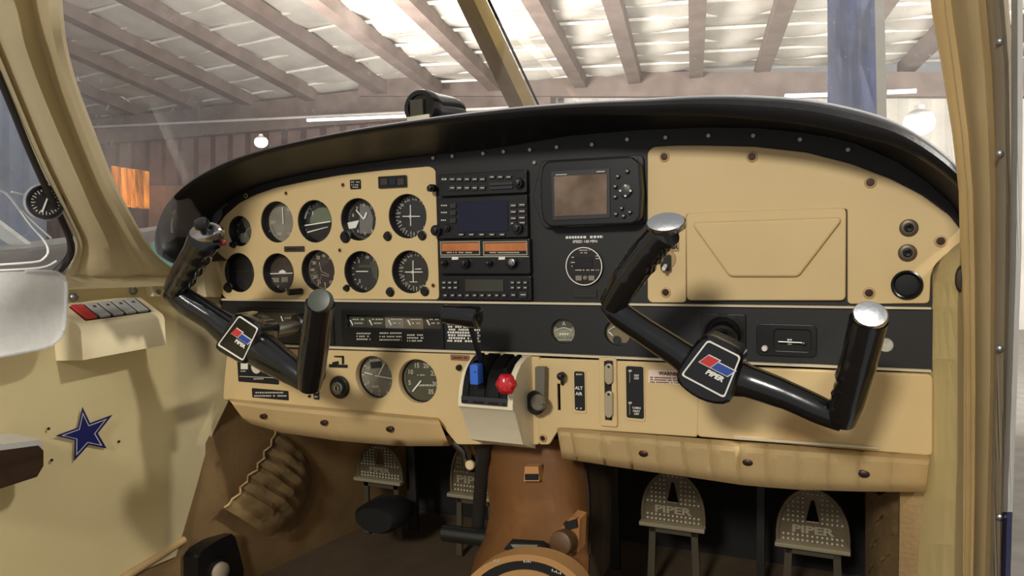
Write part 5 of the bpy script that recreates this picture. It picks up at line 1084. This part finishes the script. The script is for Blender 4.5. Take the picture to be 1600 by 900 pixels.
# black brake cylinder and cover by the left pedal
bm = bmesh.new(); q0_ = P(592, 808, .2); lathe(bm, q0_, (0, 1, 0), [(0, -.02), (.045, -.02), (.055, -.008), (.055, .05), (.04, .07), (0, .07)], 24, sx=.95, sy=.55, u=(1, 0, 0)); bmo('rubber_boot', bm, mat('boot_rubber', rgb(15, 14, 13), .6), label='black rubber boot on the floor below the leftmost pedal', cat='boot')
t = thing('brake_lever', P(745, 840, .10), 'upright dark hand brake lever with tubular grip left of the tan pedestal', 'lever')
bm = bmesh.new(); tube(bm, [P(756, 688, .02), P(752, 740, .05), P(749, 790, .08), P(746, 832, .09)], [(.012, .008)]*4, 12, ref=(1, 0, 0)); bmo('arm', bm, mat('lever_dark', rgb(40, 36, 32), .5), t)
bm = bmesh.new(); cyl(bm, P(692, 832, .07), P(772, 842, .07), .0145, 24, .003); bmo('grip', bm, mat('grip_dark_metal', rgb(74, 74, 72), .25, metal=.8), t)
bm = bmesh.new(); lathe(bm, P(734, 727, .035), (0, -1, 0), [(.008, -.004), (.008, .001), (.006, .003), (0, .003)], 20); bmo('pale_button', bm, mat('button_cream', rgb(226, 204, 160), .5), t)
bm = bmesh.new(); tube(bm, [P(706, 688, .02), P(722, 705, .03), P(728, 724, .04)], .006, 10); bmo('link_rod', bm, STEEL, t)
# centre pedestal
ped = [(686, 722, 905, 1.085), (720, 745, 915, 1.08), (760, 762, 921, 1.06), (800, 766, 922, 1.035), (840, 757, 921, 1.01), (870, 742, 920, .99), (930, 728, 918, .96)]
t = thing('centre_pedestal', (P(820, 880, -.05).x, -.05, .12), 'tan leather covered pedestal under the quadrant', 'pedestal')
rows = []; sidep = []
for y, xl_, xr_, F in ped:
    r = []
    for i in range(13):
        f = i/12; x = xl_+(xr_-xl_)*f; r.append(R(x, y, F+.0+.05*(2*f-1)**4-.01*math.sin(PI*f)))
    r = [r[0]+V((.0, .20, 0))]+r; sidep.append([r[-1]+V((.001, .001, 0)), r[-1]+V((.004, .05, 0)), r[-1]+V((.0, .11, 0))])
    rows.append(r)
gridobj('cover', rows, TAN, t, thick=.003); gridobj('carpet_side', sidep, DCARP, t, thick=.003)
bm = bmesh.new(); tube(bm, [R(x, y, F) for x, y, F in ((903, 690, 1.125), (914, 726, 1.12), (920, 770, 1.10), (921, 820, 1.07), (921, 866, 1.04))], .0018, 8); bmo('edge_piping', bm, DEEP, t)
q = [R(x, y, 1.045) for x, y in ((820, 729), (841, 729), (843, 752), (818, 752))]; bm = bmesh.new(); hexa(bm, q, [p+V((0, .015, 0)) for p in q]); bevel_all(bm, .002); bmo('tab', bm, mat('tab_tan', rgb(190, 138, 84), .5), t)
q = [R(x, y, 1.043) for x, y in ((820, 741), (841, 741), (841, 750), (820, 750))]; bm = bmesh.new(); hexa(bm, q, [p+V((0, .01, 0)) for p in q]); bmo('tab_label', bm, DEEP, t, smooth=False)
t = thing('adjustment_knob', R(882, 872, .97), 'round brown knob on a block at the right of the tan pedestal', 'knob')
q = [R(x, y, 1.0) for x, y in ((868, 834), (892, 808), (906, 812), (904, 862), (874, 866))]; bm = bmesh.new(); hexa(bm, q, [p+V((0, .03, 0)) for p in q]); bevel_all(bm, .002); bmo('block', bm, TAN, t)
q = [R(x, y, .995) for x, y in ((880, 818), (900, 812), (902, 824), (884, 828))]; bm = bmesh.new(); hexa(bm, q, [p+V((0, .01, 0)) for p in q]); bevel_all(bm, .001); bmo('block_label', bm, DEEP, t)
bm = bmesh.new(); lathe(bm, R(880, 847, .985), (-.1, -1, .15), [(.017, -.01), (.0175, .006), (.0165, .010), (.014, .0115), (0, .011)], 28); bmo('dial', bm, mat('knob_brown', rgb(92, 66, 40), .5), t)
# rudder trim indicator: arched box with a black scale band
t = thing('trim_indicator', R(815, 930, .9), 'tan arched trim indicator with black lettered scale at the bottom centre', 'indicator')
def arcpts(r0, n=24, F=.93): return [R(818+r0*1.05*math.cos(PI-PI*i/n), 945-r0*.82*math.sin(PI-PI*i/n), F) for i in range(n+1)]
def arcband(name, ra, rb, F, dy, m, lb=None):
    A = arcpts(ra, F=F); B = arcpts(rb, F=F); bm = bmesh.new()
    a1 = [bm.verts.new(p) for p in A]; b1 = [bm.verts.new(p) for p in B]; a2 = [bm.verts.new(p+V((0, dy, 0))) for p in A]; b2 = [bm.verts.new(p+V((0, dy, 0))) for p in B]
    for i in range(len(A)-1):
        bm.faces.new((a1[i], a1[i+1], b1[i+1], b1[i])); bm.faces.new((a1[i], a2[i], a2[i+1], a1[i+1])); bm.faces.new((b1[i], b1[i+1], b2[i+1], b2[i]))
    bmo(name, bm, m, t, label=lb)
PT = mat('indicator_tan', rgb(180, 136, 86), .45)
arcband('housing', 96, 84, .93, .028, PT); arcband('scale_band', 84.5, 66, .932, .02, DEEP); arcband('inner_band', 66.5, 30, .93, .03, PT)
for x, y, n in ((778, 877, 3), (824, 878, 4), (868, 892, 5)): 
    bm = bmesh.new()
    for k_ in range(n): q = [R(x-6+k_*3.2, y-3+(k_ % 2)*2+(k_*1.2 if n == 5 else 0), .929), R(x-4+k_*3.2, y-3+(k_ % 2)*2+(k_*1.2 if n == 5 else 0), .929), R(x-4+k_*3.2, y+1+(k_*1.2 if n == 5 else 0), .929), R(x-6+k_*3.2, y+1+(k_*1.2 if n == 5 else 0), .929)]; bm.faces.new([bm.verts.new(p) for p in q])
    bmo('scale_mark', bm, TICK, t, smooth=False)
q = [R(x, y, .965) for x, y in ((787, 858), (796, 847), (844, 850), (853, 856), (850, 862), (792, 860))]; bm = bmesh.new(); hexa(bm, q, [p+V((0, .012, 0)) for p in q]); bevel_all(bm, .001); bmo('front_label', bm, DEEP, t); q = [R(x, y, .963) for x, y in ((798, 851), (840, 852), (836, 857), (802, 856))]; bm = bmesh.new(); hexa(bm, q, [p+V((0, .012, 0)) for p in q]); bmo('label_strip', bm, GREYD, t)
# gathered leather pocket on the left kick panel
def pocket(name, quad, X, label, bul=.03, rows_=14, cols=26, m=POCK, axis='x'):
    """quad: px corners TL TR BR BL; gathered along TL-BL side (the elastic mouth)"""
    t = thing(name, PX(*quad[2], X(1)), label, 'pocket'); rows = []
    for j in range(cols+1):
        g = j/cols; r = []
        for i in range(rows_+1):
            f = i/rows_
            a = V(quad[0]).lerp(V(quad[3]), g); b = V(quad[1]).lerp(V(quad[2]), g)
            rnd_ = 1-.28*abs(2*g-1)**3; x = a.x+(b.x-a.x)*f*rnd_+(0); y = a.y+(b.y-a.y)*f*rnd_
            edge = math.sin(PI*min(1, f*1.0+.12))**.6*math.sin(PI*(g*.94+.03))**.5
            wr = math.sin(g*PI*13+1.2*math.sin(f*4))*.009*(1-f)**1.1+math.sin(g*17+f*6)*.004*(1-f*.5)+.003*math.sin(f*21+g*8)
            p = PX(x, y, X(f)); p.x += bul*edge+wr*edge; r.append(p)
        rows.append(r)
    gridobj('bag', rows, m, t, thick=.003)
    bm = bmesh.new(); tube(bm, [r[0]+V((.004, 0, 0)) for r in rows], [.0018+.0004*math.sin(i*2.3) for i in range(len(rows))], 10); bmo('gathered_mouth', bm, m, t)
    return t
pocket('map_pocket', [(424, 672), (512, 742), (452, 862), (344, 792)], lambda f: -1.058+.02*f, 'gathered tan leather map pocket on the left footwell wall', .035)
t = thing('map_pocket', V((.04, .30, .1)), 'crumpled tan pocket on the right footwell wall beside the rightmost pedal', 'pocket'); rows = []
for j in range(22):
    g = j/21; r = []
    for i in range(12):
        f = i/11; x = 1352+66*f-(8 if g > .5 else 0)*f; y = 770+145*g-(0)*f
        q = rr(x, y); F = 1.30-.22*f; p = CAM+q*(F/q.y); p.y += (.010*math.sin(g*26+f*9)+.008*math.sin(f*19+g*7))*math.sin(PI*f); p.x -= .012*math.sin(PI*f); r.append(p)
    rows.append(r)
gridobj('bag', rows, POCK, t, thick=.003)
# black selector housing on the left sidewall
t = thing('fuel_selector', PX(345, 900, -1.04), 'glossy black fuel selector housing with pale round knob at the lower left', 'selector')
XQ = -1.062; sp = [(309, 915), (309, 872), (318, 858), (344, 842), (362, 834), (368, 840), (376, 868), (381, 890), (380, 915)]
q = [PX(x, y, XQ) for x, y in sp]; bm = bmesh.new(); hexa(bm, q, [p+V((-.03, -.004, .0)) for p in q]); bevel_all(bm, .006, 3); bmo('housing', bm, GLOSSB, t)
c = PX(342, 892, XQ+.001); bm = bmesh.new(); lathe(bm, c, (1, -.2, 0), [(.024, -.004), (.023, .004), (.019, .005), (.0185, .001)], 28); bmo('ring', bm, PLAST, t)
bm = bmesh.new(); lathe(bm, c, (1, -.2, 0), [(.018, 0), (.017, .008), (.012, .012), (0, .0125)], 28); bmo('knob', bm, mat('selector_grey', rgb(158, 144, 122), .45), t)
